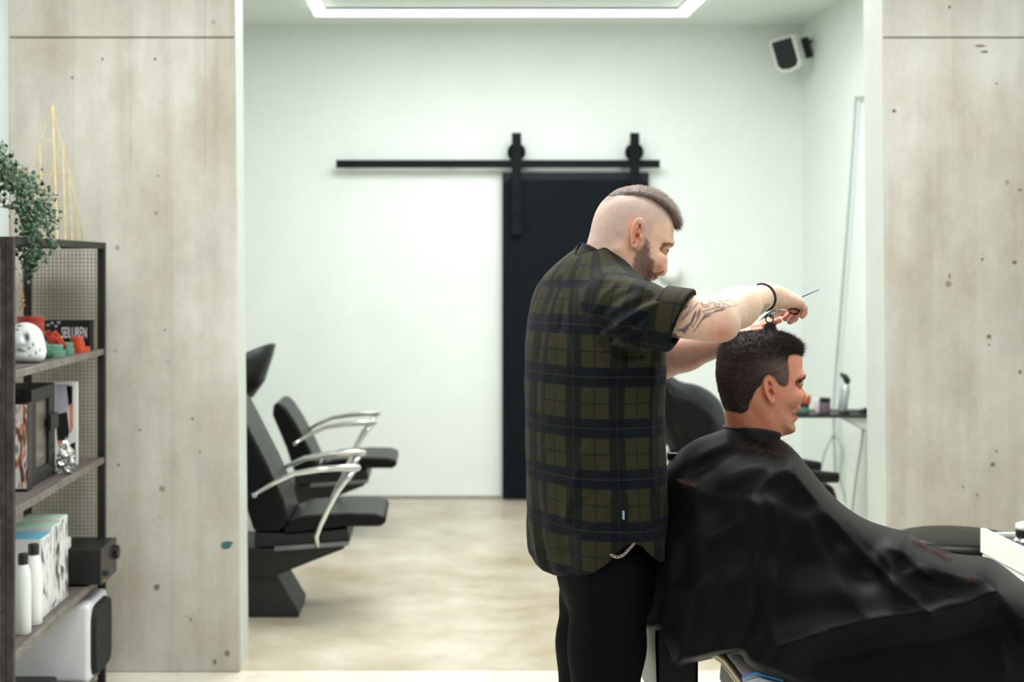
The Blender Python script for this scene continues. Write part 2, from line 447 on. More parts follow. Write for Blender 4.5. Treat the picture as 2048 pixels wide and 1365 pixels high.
# ------------------------------------------------------------------ sliding barn door
door = struct('door_1', MB().box(at(1005, 998, 9.64) + [0, 0, 0], at(1298, 362, 9.64) + [0, 0.04, 0]), M['door'], bevel=0.003, label='black sliding barn door on a black wall rail')
MB().box(at(1005, 361, 9.635), at(1298, 345, 9.635) + [0, 0.045, 0]).build('top_board', mat('door_top_board', (24, 30, 36), 0.5, spec=.2), door, bevel=0.003)
MB().box(at(672, 336, 9.61), at(1320, 320, 9.61) + [0, 0.012, 0]).build('rail', M['black'], door, bevel=0.002)
for x in (-0.55, 0.1, 0.62, 1.28):
    MB().lathe([(0.012, 9.62), (0.012, YB)], (x, 0, 2.285), 10, 'y').build('standoff', M['black'], door)
for px in (1033, 1269):
    c = at(px, 300, 9.60)
    h = MB().box((c[0] - 0.032, 9.588, at(px, 470, 9.6)[2]), (c[0] + 0.032, 9.596, at(px, 266, 9.6)[2])).build('hanger', M['black'], door, bevel=0.002)
    MB().lathe([(0.02, 9.597), (0.062, 9.599), (0.058, 9.605), (0.052, 9.612), (0.058, 9.62), (0.062, 9.626), (0.02, 9.628)], (c[0], 0, 2.312 + 0.05), 28, 'y').build('wheel', M['black'], h, smooth=True)
    for dz in (0.0, -0.28, -0.42):
        MB().lathe([(0.012, 9.578), (0.014, 9.588)], (c[0], 0, 2.362 + dz), 8, 'y').build('bolt', M['black'], h)

# ------------------------------------------------------------------ rectangular LED ceiling light
led = thing('ceiling_light', 'large rectangular white LED frame light on the rear ceiling', 'ceiling light', (0.43, 7.9, CEIL))
X0, X1, Y0, Y1, w = -0.735, 1.585, 6.7, 9.09, 0.037
bars = [((X0 - w, Y1 - w), (X1 + w, Y1 + w)), ((X0 - w, Y0 - w), (X1 + w, Y0 + w)), ((X0 - w, Y0 + w), (X0 + w, Y1 - w)), ((X1 - w, Y0 + w), (X1 + w, Y1 - w))]
for (a, b), (c, d) in bars:
    MB().box((a, b, 3.193), (c, d, 3.226)).build('diffuser_bar', M['led'], led, bevel=0.004)
for (a, b), (c, d) in bars:
    MB().box((a + .004, b + .004, 3.226), (c - .004, d - .004, CEIL)).build('shadow_gap_strip', mat('shadow_gap_dark_green', (40, 62, 60), 0.5), led)  # dark strip puts the shadow gap above the bars into colour

# ------------------------------------------------------------------ wall speaker in the corner
sp = thing('wall_speaker', 'small white satellite speaker with black front, high in the rear corner', 'speaker', at(1576, 108, 9.38))
def local(o):  # parts built around the thing's own origin
    o.location = (0, 0, 0); return o
mb = MB(); prof = [(-.085, .115), (.085, .115), (.085, -.07), (.06, -.105), (.0, -.115), (-.06, -.105), (-.085, -.07)]
mb.prism(prof, -0.06, 0.09)
local(mb.build('cabinet', M['gloss_white'], sp, bevel=0.012, seg=3))
mb = MB(); mb.prism([(x * .8, z * .86 + .004) for x, z in prof], -0.066, -0.058)
local(mb.build('grille', M['plastic'], sp, bevel=0.003))
mb = MB(); mb.tube([(0.03, 0.09, 0.0), (0.08, 0.15, 0.03), (0.12, 0.2, 0.03)], 0.014, 8); mb.box((0.06, 0.12, -0.07), (0.12, 0.15, 0.07))
local(mb.build('wall_bracket', M['plastic'], sp))
sp.rotation_euler = (math.radians(14), math.radians(-12), math.radians(-32))

# ------------------------------------------------------------------ shampoo chairs with chrome arms
def shampoo_chair(s0, Yc, backtop, label):
    """side profile in metres at depth Yc; built round its own origin on the floor"""
    s = FPX / 6.62
    def q(px, py): return ((px - CX) * 1 / s + 0.55, EYE - (py - CY) / s)
    t = thing('shampoo_chair', label, 'chair', (-0.55, Yc, 0), 'shampoo chairs along the rear wall')
    W = 0.235
    def part(name, pts, y0, y1, m, **k): return local(MB().prism([q(*p) for p in pts], y0, y1).build(name, m, t, **k))
    part('seat', [(575, 1040), (590, 1024), (620, 1014), (700, 1008), (755, 1009), (774, 1016), (776, 1028), (764, 1036), (700, 1036), (580, 1050)], -W, W, M['vinyl'], bevel=0.022, seg=4)
    part('seat_pan', [(520, 1045), (580, 1050), (700, 1040), (706, 1066), (640, 1072), (520, 1078)], -W + .02, W - .02, M['plastic'], bevel=0.01)
    part('trim_rail', [(560, 1074), (704, 1064), (704, 1072), (560, 1083)], -W - .005, W + .005, M['grey_metal'], bevel=0.003)
    part('underframe', [(440, 1078), (560, 1080), (700, 1072), (692, 1082), (600, 1118), (556, 1136), (440, 1136)], -W + .03, W - .03, M['plastic'], bevel=0.008)
    bt = backtop; sh_ = backtop[2]
    part('backrest', [(bt[0], bt[1] - 8), (bt[0] + 18, bt[1] - 12), (bt[0] + 34, bt[1] + 4), (546 - sh_, 915 + sh_ * .5), (578 - sh_, 985), (588 - sh_ * .5, 1030), (570, 1046), (520, 1046), (500, 985), (bt[0] - 2, bt[1] + 20)], -W, W, M['vinyl'], bevel=0.02, seg=3)
    part('pedestal', [(440, 1130), (560, 1130), (606, 1208), (602, 1226), (440, 1226)], -W + .06, W - .06, mat('satin_black_steel', (22, 24, 26), 0.45, var=.05), bevel=0.006)
    part('base_plate', [(430, 1224), (612, 1224), (614, 1230), (430, 1230)], -W, W, M['plastic'])
    for sgn in (-1, 1):
        y = sgn * (W + 0.02)
        up = [q(524, 972), q(560, 950), (q(600, 932)), q(650, 924), q(700, 921), q(722, 920)]
        dn = [q(716, 924), q(700, 944), q(682, 968), q(664, 1002), q(650, 1032), q(642, 1054), q(645, 1074)]
        a = local(MB().tube([(x, y, z) for x, z in up], [.011, .012, .013, .016, .016, .014], 10).build('armrest', M['chrome'], t, smooth=True))
        b = MB().tube([(x, y, z) for x, z in dn], [.012, .013, .014, .013, .012, .012, .010], 10).build('arm_post', M['chrome'], a, smooth=True)
        MB().lathe([(0.012, -.02), (0.014, .02)], (up[0][0], y, up[0][1]), 12, 'y').build('bolt', M['chrome'], a)
        part('arm_pad', [(660, 926), (664, 919), (724, 915), (728, 922), (722, 927)], y - .02, y + .02, M['chrome'], bevel=0.004)
    return t
shampoo_chair(0, 6.62, (455, 800, 0), 'black reclined shampoo chair with chrome arms, nearer one beside the concrete pillar')
shampoo_chair(0, 8.45, (468, 884, 20), 'black shampoo chair with chrome arms, behind the nearer one')
# basin behind the far chair (its neck rim shows past the pillar)
bs = thing('shampoo_basin', 'black tilted shampoo basin above the far shampoo chair', 'basin', (-1.18, 8.45, 0))
mb = MB(); rings = []; n = 24
prof = [(0.0, 0.0, 0.02), (0.10, 0.01, 0.10), (0.17, 0.08, 0.17), (0.215, 0.17, 0.205), (0.235, 0.215, 0.22), (0.222, 0.222, 0.208), (0.20, 0.20, 0.19), (0.15, 0.09, 0.15), (0.05, 0.035, 0.05)]
V = []
for rx, h, ry in prof:
    for k in range(n):
        a = 2 * math.pi * k / n; x = rx * math.cos(a); y = ry * math.sin(a)
        V.append((x, y, 0.80 + h + 0.10 * (x / .235) * (h / .2) + (0.03 * abs(math.sin(a)) if h > .19 else 0)))
mb.add(V, [(i * n + k, i * n + (k + 1) % n, (i + 1) * n + (k + 1) % n, (i + 1) * n + k) for i in range(len(prof) - 1) for k in range(n)] + [tuple(range(n))[::-1]])
local(mb.build('bowl', M['plastic'], bs, smooth=True))
local(MB().box((-0.14, -0.16, 0), (0.04, 0.16, 0.78)).build('cabinet', M['plastic'], bs, bevel=0.02))
local(MB().tube([(-0.2, 0, 0.75), (-0.17, 0, 1.08), (-0.13, 0, 1.14), (-0.06, 0, 1.12)], 0.014, 10).build('tap', M['chrome'], bs, smooth=True))

# ------------------------------------------------------------------ styling shelf on the right-hand rear wall
sh = thing('wall_shelf', 'black wall shelf with grooming products in the rear corner', 'shelf', (2.26, 8.1, 0.745))
local(MB().box((-0.30, -0.17, 0.0), (0.25, 0.17, 0.016)).build('board', M['plastic'], sh, bevel=0.003))
for y in (-0.1, 0.1):
    local(MB().add([(0.25, y - .01, 0), (0.25, y + .01, 0), (0.25, y - .01, -.12), (0.25, y + .01, -.12), (0.02, y - .01, 0), (0.02, y + .01, 0)], [(0, 4, 5, 1), (0, 2, 4), (1, 5, 3), (2, 3, 5, 4), (0, 1, 3, 2)]).build('bracket', M['gloss_white'], sh))
ZS = 0.761
def jar(name, px, Y, r, z0, h, m, lidm, label, cat, lid=0.3, group=None):
    c = at(px, 800, Y); t = thing(name, label, cat, (c[0], Y, z0), group)
    local(MB().lathe([(r * .9, 0), (r, .004), (r, h * (1 - lid) - .003), (r * .9, h * (1 - lid))], n=20).build('body', m, t, smooth=False, bevel=.002))
    if lid: local(MB().lathe([(r * 1.03, h * (1 - lid)), (r * 1.03, h - .004), (r * .97, h)], n=20).build('lid', lidm, t))
    return t
jar('jar', 1604, 8.08, 0.040, ZS, 0.050, M['green'], M['plastic'], 'dark green squat jar on the black wall shelf, under the orange tin', 'jar')
jar('tin', 1606, 8.08, 0.043, ZS + 0.05, 0.048, M['orange'], M['orange'], 'orange round tin on top of the dark green jar on the wall shelf', 'tin')
jar('bottle', 1635, 8.06, 0.015, ZS, 0.082, mat('pinkish_white_plastic', (214, 204, 212), 0.4), M['gloss_white'], 'slim pinkish white bottle on the wall shelf beside the orange tin', 'bottle', 0.2)
jar('jar', 1650, 8.05, 0.030, ZS, 0.086, mat('violet_label', (122, 104, 122), 0.4), M['plastic'], 'violet-labelled jar with a black lid on the wall shelf', 'jar', 0.28)
t = thing('spray_bottle', 'slanted silver water spray bottle with dark trigger head on the wall shelf', 'spray bottle', (2.305, 8.07, ZS))
c0 = np.array([0, 0, 0.0])
local(MB().tube([(0, 0, 0.002), (0.004, 0, .01), (0.024, 0, 0.125), (0.030, 0, .15), (.033, 0, .165)], [.024, .026, .026, .018, .012], 16).build('bottle', mat('brushed_silver', (176, 184, 184), .35, metal=.6), t, smooth=True))
local(MB().tube([(.033, 0, .163), (.035, 0, .18), (.02, 0, .205), (-.005, 0, .222)], [.013, .02, .018, .008], 12).build('spray_head', mat('dark_green_plastic', (20, 48, 44), .4), t, smooth=True))
t = thing('hair_clipper', 'small black clipper lying at the end of the wall shelf', 'clipper', (2.42, 8.02, ZS))
local(MB().tube([(-.09, 0.03, .008), (-.04, .01, .010), (0, 0, .016), (.05, 0, .02)], [.004, .006, .016, .019], 10).build('body', M['plastic'], t, smooth=True))
tag(MB().box((2.33 - .045, 7.99, ZS), (2.33 + .0, 8.02, ZS + .014)).build('comb', M['plastic'], bevel=.003), 'small black comb lying flat on the wall shelf beside the spray bottle', 'comb')
# cable on the side wall; three lines under the shelf are shadows as tubes
def cable(pts, r, label, name='cable'):
    P = smooth_path([at(*p) for p in pts], 8)
    tag(MB().tube(P, r, 8).build(name, M['cable'], smooth=True), label, 'cable')
def smooth_path(P, n=6):
    P = np.array(P, float); Q = np.vstack([2 * P[0] - P[1], P, 2 * P[-1] - P[-2]]); out = []
    for i in range(1, len(Q) - 2):
        a, b, c, d = Q[i - 1:i + 3]
        for t in np.linspace(0, 1, n, endpoint=False): out.append(0.5 * (2 * b + (c - a) * t + (2 * a - 5 * b + 4 * c - d) * t * t + (3 * b - a - 3 * c + d) * t ** 3))
    return out + [P[-1]]
cable([(1740, 193, 8.13), (1727, 194, 8.26), (1713, 199, 8.37), (1711, 212, 8.39), (1697, 420, 8.53), (1676, 690, 8.75), (1672, 740, 8.79), (1667, 822, 8.80), (1669, 900, 8.80), (1671, 960, 8.80)], 0.008, 'thin grey cable running down the side wall past the wall shelf')
cable([(1668, 822, 8.80), (1668, 862, 8.79), (1650, 905, 8.79), (1640, 950, 8.79), (1636, 1010, 8.79)], 0.007, 'grey line for a wall shadow below the shelf, curving away to the client')
cable([(1668, 822, 8.74), (1670, 866, 8.73), (1684, 900, 8.70), (1682, 960, 8.70), (1700, 1040, 8.68)], 0.007, 'grey line for a wall shadow below the shelf, bowed outwards')
cable([(1727, 836, 8.1), (1724, 880, 8.12), (1712, 960, 8.2), (1706, 1010, 8.25), (1700, 1060, 8.3)], 0.006, 'grey line for a wall shadow below the shelf end')
# small rounded white fixture on the back wall, beyond the barber's face
f = thing('soap_dispenser', 'rounded white wall fixture on the rear wall beyond the barber', 'dispenser', at(1338, 545, YB))
local(MB().lathe([(0.0, -0.13), (0.03, -.128), (0.06, -.11), (0.075, -.07), (0.08, 0)], n=24, axis='y').build('cover', M['gloss_white'], f, smooth=True))
local(MB().lathe([(0.012, -.1), (.012, -.08)], (0, -.055, 0), 10, 'z').build('nozzle', M['cable'], f))

# ------------------------------------------------------------------ second barber chair behind, under a black cape
t = thing('barber_chair', 'black barber chair in the rear room, half hidden behind the client', 'chair', (1.45, 7.3, 0))
s7 = FPX / 7.3
def q7(px, py): return ((px - CX) / s7 - 1.45, EYE - (py - CY) / s7)
local(MB().prism([q7(*p) for p in [(1335, 800), (1350, 795), (1420, 930), (1410, 990), (1380, 985)]], -.25, .25).build('backrest', M['vinyl'], t, bevel=.03, seg=3))
local(MB().prism([q7(*p) for p in [(1390, 960), (1640, 955), (1650, 985), (1640, 1010), (1390, 1010)]], -.26, .26).build('seat', M['vinyl'], t, bevel=.03, seg=3))
for y, x1, yy in ((.30, 1640, 928), (-.30, 1676, 950)):
    ss = FPX / (7.3 + y)
    P = [((x - CX) / ss - 1.45, y, EYE - (yv - CY) / ss) for x, yv in ((1450, yy), (1520, yy), (1600, yy + 2), (x1, yy + 6))]
    a = local(MB().tube(P, [.03, .034, .034, .026], 12).build('armrest', M['vinyl'], t, smooth=True))
    MB().tube([P[1], (P[1][0], y, .5)], .018, 8).build('arm_post', M['chrome'], a)
local(MB().lathe([(.28, 0), (.28, .02), (.06, .04), (.045, .06), (.045, .42)], n=28).build('pedestal', M['chrome'], t, smooth=False))
drape_sil = Outline([(1316, 742), (1334, 746), (1360, 763), (1395, 770), (1425, 788), (1446, 815), (1456, 860), (1452, 915), (1430, 960), (1390, 985), (1350, 960), (1330, 905), (1314, 850), (1308, 790)], 60, 2)
def f_drape(p):
    u, v = pix(p); dd = drape_sil(u, v) * p[:, 1] / FPX; e = np.maximum(.10 - dd, 0); y = (p[:, 1] - 7.15)
    y = y + .02 * np.exp(-(line_dist(u, v, [(1330, 760), (1380, 800), (1440, 850)]) / 8) ** 2) - .02 * np.exp(-(line_dist(u, v, [(1320, 790), (1360, 850), (1400, 950)]) / 9) ** 2)
    return (np.sqrt((e / .10) ** 2 + (y / .30) ** 2) - 1) * .08 + .004 * wav(p, 24, 5)
V, Q = sdf_mesh(f_drape, (1.0, 6.78, .35), (1.6, 7.5, 1.12), .014)
tag(np_obj('draped_cape', V, Q, mat('black_nylon_far', (7, 7, 9), .5, var=.1, spec=.2)), 'black cutting cape thrown over the rear barber chair', 'cape')
tag(MB().tube([at(1318, 925, 6.9), at(1326, 905, 6.95), at(1340, 897, 7.0)], [.03, .035, .02], 10).build('towel', mat('pinkish_white_towel', (220, 206, 206), .9, var=.05), smooth=True), 'small pale towel tucked beside the rear chair cape', 'towel')
# ------------------------------------------------------------------ people: shared pieces
def skin_material(name, rough=0.5):
    m = bpy.data.materials.new(name); m.use_nodes = True; nt = m.node_tree; N, L = nt.nodes, nt.links
    b = N['Principled BSDF']; a = N.new('ShaderNodeAttribute'); a.attribute_name = 'tone'
    nz = N.new('ShaderNodeTexNoise'); nz.inputs['Scale'].default_value = 90; nz.inputs['Detail'].default_value = 5
    tc = N.new('ShaderNodeTexCoord'); L.new(tc.outputs['Object'], nz.inputs['Vector'])
    mr = N.new('ShaderNodeMapRange'); mr.inputs[1].default_value = .25; mr.inputs[2].default_value = .75; mr.inputs[3].default_value = .9; mr.inputs[4].default_value = 1.08
    L.new(nz.outputs['Fac'], mr.inputs[0])
    mx = N.new('ShaderNodeVectorMath'); mx.operation = 'SCALE'; L.new(a.outputs['Vector'], mx.inputs[0]); L.new(mr.outputs[0], mx.inputs['Scale'])
    L.new(mx.outputs[0], b.inputs['Base Color'])
    b.inputs['Roughness'].default_value = rough; b.inputs['Specular IOR Level'].default_value = 0.4
    b.inputs['Subsurface Weight'].default_value = 0.12; b.inputs['Subsurface Radius'].default_value = (0.012, 0.005, 0.003); b.inputs['Subsurface Scale'].default_value = 0.6
    bp = N.new('ShaderNodeBump'); bp.inputs['Strength'].default_value = .08; bp.inputs['Distance'].default_value = .004
    L.new(nz.outputs['Fac'], bp.inputs['Height']); L.new(bp.outputs[0], b.inputs['Normal'])
    return m
def hair_material(name, c0, c1):
    """strand colour comes from the mesh attribute 'tone' when it has one (0: first colour, 1: second)"""
    m = bpy.data.materials.new(name); m.use_nodes = True; nt = m.node_tree; N, L = nt.nodes, nt.links
    b = N['Principled BSDF']; tc = N.new('ShaderNodeTexCoord'); nz = N.new('ShaderNodeTexNoise'); nz.inputs['Scale'].default_value = 260; nz.inputs['Detail'].default_value = 3
    L.new(tc.outputs['Object'], nz.inputs['Vector']); at_ = N.new('ShaderNodeAttribute'); at_.attribute_name = 'shade'
    ad = N.new('ShaderNodeMath'); ad.operation = 'MULTIPLY_ADD'; ad.inputs[1].default_value = .7; L.new(nz.outputs['Fac'], ad.inputs[0]); L.new(at_.outputs['Fac'], ad.inputs[2])
    r = N.new('ShaderNodeValToRGB'); r.color_ramp.elements[0].position = .25; r.color_ramp.elements[1].position = 1.1
    r.color_ramp.elements[1].position = 1.0
    r.color_ramp.elements[0].color = (*lin(c0), 1); r.color_ramp.elements[1].color = (*lin(c1), 1)
    L.new(ad.outputs[0], r.inputs[0]); L.new(r.outputs[0], b.inputs['Base Color']); b.inputs['Roughness'].default_value = .6; b.inputs['Specular IOR Level'].default_value = .16
    return m
def blend(base, new, w): return base * (1 - w[:, None]) + np.array(lin(new)) * w[:, None]

class Head:
    """a head whose mid-plane profile is given by an outline; breadth and rounding are blended fields"""
    def __init__(s, depth, outline, Wc, Rc, ear, eye, extra=None):
        s.D = depth; s.s = FPX / depth; s.sil = Outline(outline); s.W = field(Wc); s.R = field(Rc); s.ear = ear; s.eye = eye; s.extra = extra
    def uv(s, p): return CX + p[:, 0] * s.s, CY - (p[:, 2] - EYE) * s.s
    def pt(s, px, py, lat): return np.array([(px - CX) / s.s, s.D - lat, EYE - (py - CY) / s.s])
    def core(s, p):
        u, v = s.uv(p); d = s.sil(u, v) / s.s; W = s.W(u, v); R = s.R(u, v)
        e = np.maximum(R - d, 0); ay = np.abs(p[:, 1] - s.D)
        m = np.minimum(W, R)
        return (np.sqrt((e / R) ** 2 + (ay / W) ** 2) - 1) * m * np.where(d < 0, 1.0, 1.0)
    def ear_sdf(s, p):
        u, v = s.uv(p); c = s.ear; ca, sa = math.cos(c['tilt']), math.sin(c['tilt'])
        du, dv = (u - c['u']) / s.s, (v - c['v']) / s.s
        a = (-dv * ca + du * sa); b = (-du * ca - dv * sa)       # up along the ear, towards the back of the head
        h, w = c['h'] / s.s, c['w'] / s.s
        n = np.abs(p[:, 1] - s.D) - (c['lat'] + 0.010 * (b / w * .5 + .5))
        wl = w * (0.80 + 0.22 * np.clip(a / h, -1, 1))
        bb = b + w * 0.12 * np.clip(-a / h, 0, 1)
        r = np.sqrt((a / h) ** 2 + (bb / wl) ** 2)
        plate = smax((r - 1) * min(h, w) * .9, np.abs(n) - 0.0022, .002)
        rimm = np.sqrt(((r - 0.88) * w) ** 2 + (n - 0.0058) ** 2) - 0.0037 * sstep(b / w + .55 * (a / h) + .75, 0.0, .5)
        anti = np.sqrt(((r - 0.46) * w) ** 2 + (n - 0.0044) ** 2) - 0.0030 * sstep(b / w + .30, 0, .4) * sstep(a / h + .75, 0, .4)
        lobe = np.sqrt((a + h * .78) ** 2 + (bb + .002) ** 2 + (n * 1.4) ** 2) - .0060
        trag = np.sqrt(((a + h * .14) / 1.4) ** 2 + (bb + w * .66) ** 2 + (n - .002) ** 2) - .0042
        d = smin(smin(smin(plate, rimm, .002), anti, .002), smin(lobe, trag, .002), .003)
        s.hole = np.sqrt(((a + h * .16) / 1.55) ** 2 + (bb + w * .20) ** 2 + ((n - .001) / 1.5) ** 2) - .0052
        s.hole = np.minimum(s.hole, np.sqrt(((a - h * .46) / 1.9) ** 2 + (bb + w * .16) ** 2 + ((n - .003) / 1.3) ** 2) - .0036)
        return d
    def eye_sdf(s, p, d):
        e = s.eye; c = s.pt(e['u'], e['v'], 0); ay = np.abs(p[:, 1] - s.D)
        q = np.stack([p[:, 0], ay, p[:, 2]], 1)
        cen = np.array([c[0], e['lat'], c[2]])
        d = smax(d, -ell(q, cen + [.005, .0130, .001], (.018, .0115, .0080)), .014)
        lid = ball(q, cen - [.0005, 0, 0], .0132)
        loc = q - cen; t = e['tilt']; zz = loc[:, 2] * math.cos(t) - loc[:, 0] * math.sin(t)
        slit = np.maximum(np.abs(zz) - e['open'] * (1 - np.clip(np.abs(loc[:, 1]) / .02, 0, .8)), .003 - (loc[:, 0]))
        lid = smax(lid, -slit, .0012)
        return smin(smin(d, lid, .004), ball(q, cen, .0118), .0005)
    def face(s, p):
        d = s.core(p)
        if s.extra: d = s.extra(s, p, d)
        return s.eye_sdf(p, d)
    def skin(s, p):
        e = s.ear_sdf(p); return smax(smin(s.face(p), e, .004), -s.hole, .002)

def hair_cap(head, region, thick, bounds, h, seed, soft=10, rough=.0012):
    reg = Outline(region)
    def fn(p):
        u, v = head.uv(p); sd = reg(u, v)
        t = np.clip(sd / soft, -1, 1); t = np.where(t > 0, thick(u, v) * t ** .8, .02 * t)
        return head.core(p) - t + rough * wav(p, 260, seed)
    V, Q = sdf_mesh(fn, *bounds, h, 1)
    u, v = head.uv(V); V, Q, _ = drop_faces(V, Q, reg(u, v) > -3)
    return V, Q, reg

# ================================================================== the client
DC = 3.28
c_out = [(1449, 930), (1451, 880), (1452, 850), (1451, 828), (1449, 810), (1445, 790), (1441, 770), (1438.5, 745), (1440, 722), (1447, 702), (1460, 687), (1480, 677), (1505, 673), (1530, 673), (1555, 677), (1578, 686), (1593, 698), (1601, 711), (1603, 723), (1603, 735), (1604, 745), (1607, 752),
         (1604, 760), (1601.5, 767), (1603, 774), (1607.5, 781), (1612.5, 787), (1616, 792.5), (1615, 798), (1609, 802.5), (1602, 805.5), (1599.5, 810), (1601, 815.5), (1600, 820), (1593, 823), (1589, 826), (1588, 829), (1592, 831.5), (1594, 836), (1592, 840.5), (1587.5, 845), (1588.5, 850), (1590.5, 857), (1588.5, 864), (1580, 868.5), (1566, 872), (1553, 878), (1548, 890), (1552, 930)]
cW = [(1520, 735, .079, 38), (1465, 735, .070, 30), (1520, 690, .070, 30), (1580, 710, .060, 22), (1570, 740, .066, 20), (1560, 775, .069, 18), (1535, 800, .066, 22), (1540, 840, .060, 20), (1565, 850, .045, 13), (1582, 858, .030, 9), (1588, 835, .030, 9), (1575, 815, .050, 13), (1580, 785, .056, 9), (1593, 775, .034, 6),
      (1604, 776, .012, 6), (1610, 790, .0165, 6), (1603, 797, .0185, 5), (1602, 765, .015, 5), (1598, 814, .026, 6), (1604, 748, .042, 8), (1500, 830, .062, 22), (1495, 880, .060, 30), (1500, 930, .062, 30)]
cR = [(1470, 730, .080, 40), (1520, 690, .075, 40), (1590, 715, .050, 20), (1560, 760, .060, 20), (1575, 810, .050, 14), (1604, 776, .013, 7), (1612, 791, .011, 6), (1602, 800, .014, 5), (1600, 750, .034, 9), (1598, 814, .024, 6), (1590, 835, .020, 7), (1585, 857, .028, 9), (1550, 860, .040, 18), (1500, 840, .056, 24), (1500, 900, .054, 30)]
def c_extra(s, p, d):
    u, v = s.uv(p); ay = np.abs(p[:, 1] - s.D); q = np.stack([p[:, 0], ay, p[:, 2]], 1)
    P = lambda a, b, l: np.array([(a - CX) / s.s, l, EYE - (b - CY) / s.s])
    d = smin(d, ball(q, P(1602.5, 799, .0125), .0068), .006)                     # nostril wings
    d = smax(d, -ell(q, P(1606.5, 804.5, .0075), (.0062, .0030, .0026)), .002)
    d = smin(d, rcone(q, P(1601, 753, .010), P(1588, 748, .042), .0075, .006), .012)   # brow ridge
    d = smin(d, ell(q, P(1574, 790, .044), (.022, .012, .018)), .024)            # cheek
    d = smax(d, -rcone(q, P(1600, 773, .0150), P(1601, 797, .0215), .0030, .0026), .009)   # side of the nose
    d = smax(d, -rcone(q, P(1596, 801, .0215), P(1577, 832, .042), .0032, .0022), .010)   # smile fold
    d = smax(d, -rcone(q, P(1592, 826.5, .0), P(1579, 826, .026), .0042, .0012), .004)  # open mouth
    d = smin(d, rcone(q, P(1592.5, 836, .0), P(1582, 831, .021), .0040, .0022), .004)
    d = smin(d, rcone(q, P(1598, 819.5, .004), P(1582, 824, .021), .0036, .0020), .004)
    d = smin(d, rcone(q, P(1508, 800, .060), P(1540, 868, .036), .0085, .0075), .022)  # neck muscle
    return d
client_head = Head(DC, c_out, cW, cR, dict(u=1523, v=775.5, h=28, w=12.5, tilt=-.20, lat=.071), dict(u=1588.5, v=764.5, lat=.0315, tilt=.05, open=.0021), c_extra)
lo, hi = client_head.pt(1420, 935, .11), client_head.pt(1630, 655, -.11)
cV, cQ = sdf_mesh(client_head.skin, lo, hi, .0017)
# body under the cape, seated: one continuous low surface from neck to feet
def c_body(p):
    X = lambda px, py, Y: at(px, py, Y)
    pel = X(1545, 1262, DC); che = X(1470, 1040, DC); nek = X(1495, 900, DC)
    d = smin(rcone(p, pel + [0, -.05, 0], pel + [0, .05, 0], .10, .10), rcone(p, pel, che, .10, .13), .1)
    d = smin(d, rcone(p, che, nek, .11, .055), .08)
    for sg in (-1, 1):
        sh_ = che + [0, sg * .16, .05]; el = che + [.10, sg * .21, -.23]; ha = che + [.38, sg * .07, -.24]
        d = smin(d, chain(p, [sh_, el, ha], [.055, .045, .032]), .04)
        kn = pel + [.52, sg * .10, .06]; an = kn + [.18, 0, -.40]; to = an + [.16, sg * .02, -.05]
        d = smin(d, chain(p, [pel + [0, sg * .09, 0], kn, an, to], [.085, .065, .042, .035]), .04)
    return d
bV, bQ = sdf_mesh(c_body, (.35, 2.85, .15), (1.95, 3.7, 1.25), .012)
nf = len(cV)
V, Q = join([(cV, cQ), (bV, bQ)])
u, v = client_head.uv(V); ay = np.abs(V[:, 1] - DC)
tone = np.tile(np.array(lin((228, 152, 124))), (len(V), 1))
tone = blend(tone, (204, 118, 90), .6 * sstep(v, 790, 850) * sstep(-u, -1560, -1500))
tone = blend(tone, (214, 120, 100), .6 * np.exp(-((u - 1523) / 12) ** 2 - ((v - 775) / 26) ** 2) * (ay > .068))
tone = blend(tone, (222, 150, 124), .7 * np.exp(-((u - 1588) / 18) ** 2 - ((v - 790) / 14) ** 2))
tone = blend(tone, (178, 120, 92), .45 * np.exp(-((u - 1562) / 24) ** 2 - ((v - 850) / 22) ** 2))     # shaven jaw
hairline = [(1602, 709), (1590, 707.5), (1572, 706), (1563, 714), (1563, 732), (1564, 752), (1559, 767), (1547, 767), (1538, 758), (1532, 750), (1522, 746), (1513, 752), (1507, 764), (1500, 772), (1494, 784), (1488, 804), (1482, 818), (1472, 823), (1450, 820), (1400, 820), (1400, 640), (1640, 640), (1640, 709)]
hl = Outline(hairline, 30)
tone = blend(tone, (70, 52, 46), .85 * sstep(hl(u, v), -4, 5) * (ay < .0735 + 1))
lip = np.exp(-(line_dist(u, v, [(1598, 820), (1586, 825), (1579, 827)]) / 3) ** 2) + np.exp(-(line_dist(u, v, [(1594, 836), (1588, 834), (1580, 829)]) / 3.6) ** 2)
tone = blend(tone, (196, 100, 92), np.clip(lip, 0, .8))
ey = client_head.eye; ec = client_head.pt(ey['u'], ey['v'], 0); r_eye = np.sqrt((V[:, 0] - ec[0]) ** 2 + (ay - ey['lat']) ** 2 + (V[:, 2] - ec[2]) ** 2)
on = r_eye < .0124
tone = blend(tone, (196, 184, 178), on * 1.0)
iris = np.sqrt((V[:, 0] - ec[0] - .011) ** 2 + (ay - ey['lat'] - .000) ** 2 + (V[:, 2] - ec[2]) ** 2)
tone = blend(tone, (40, 30, 26), on * (iris < .0078) * 1.0)
tone = blend(tone, (120, 70, 56), .6 * (~on) * np.exp(-((r_eye - .0135) / .0014) ** 2))
tone = blend(tone, (226, 228, 224), .9 * ((np.abs(u - 1590) < 3.5) & (np.abs(v - 825.5) < 2.2) & (ay < .022)))      # teeth
brow = np.exp(-(line_dist(u, v, [(1607, 752), (1598, 757), (1588, 762)]) / 3.2) ** 2) * (ay < .055)
tone = blend(tone, (58, 40, 34), .8 * brow)
tone = blend(tone, (16, 17, 20), (np.arange(len(V)) >= nf) * 1.0)
M['skin_client'] = skin_material('tanned_skin')
client = np_obj('person', V, Q, M['skin_client'], None, {'tone': tone})
tag(client, 'seated man with short dark hair in profile, wrapped in a black cutting cape', 'person')
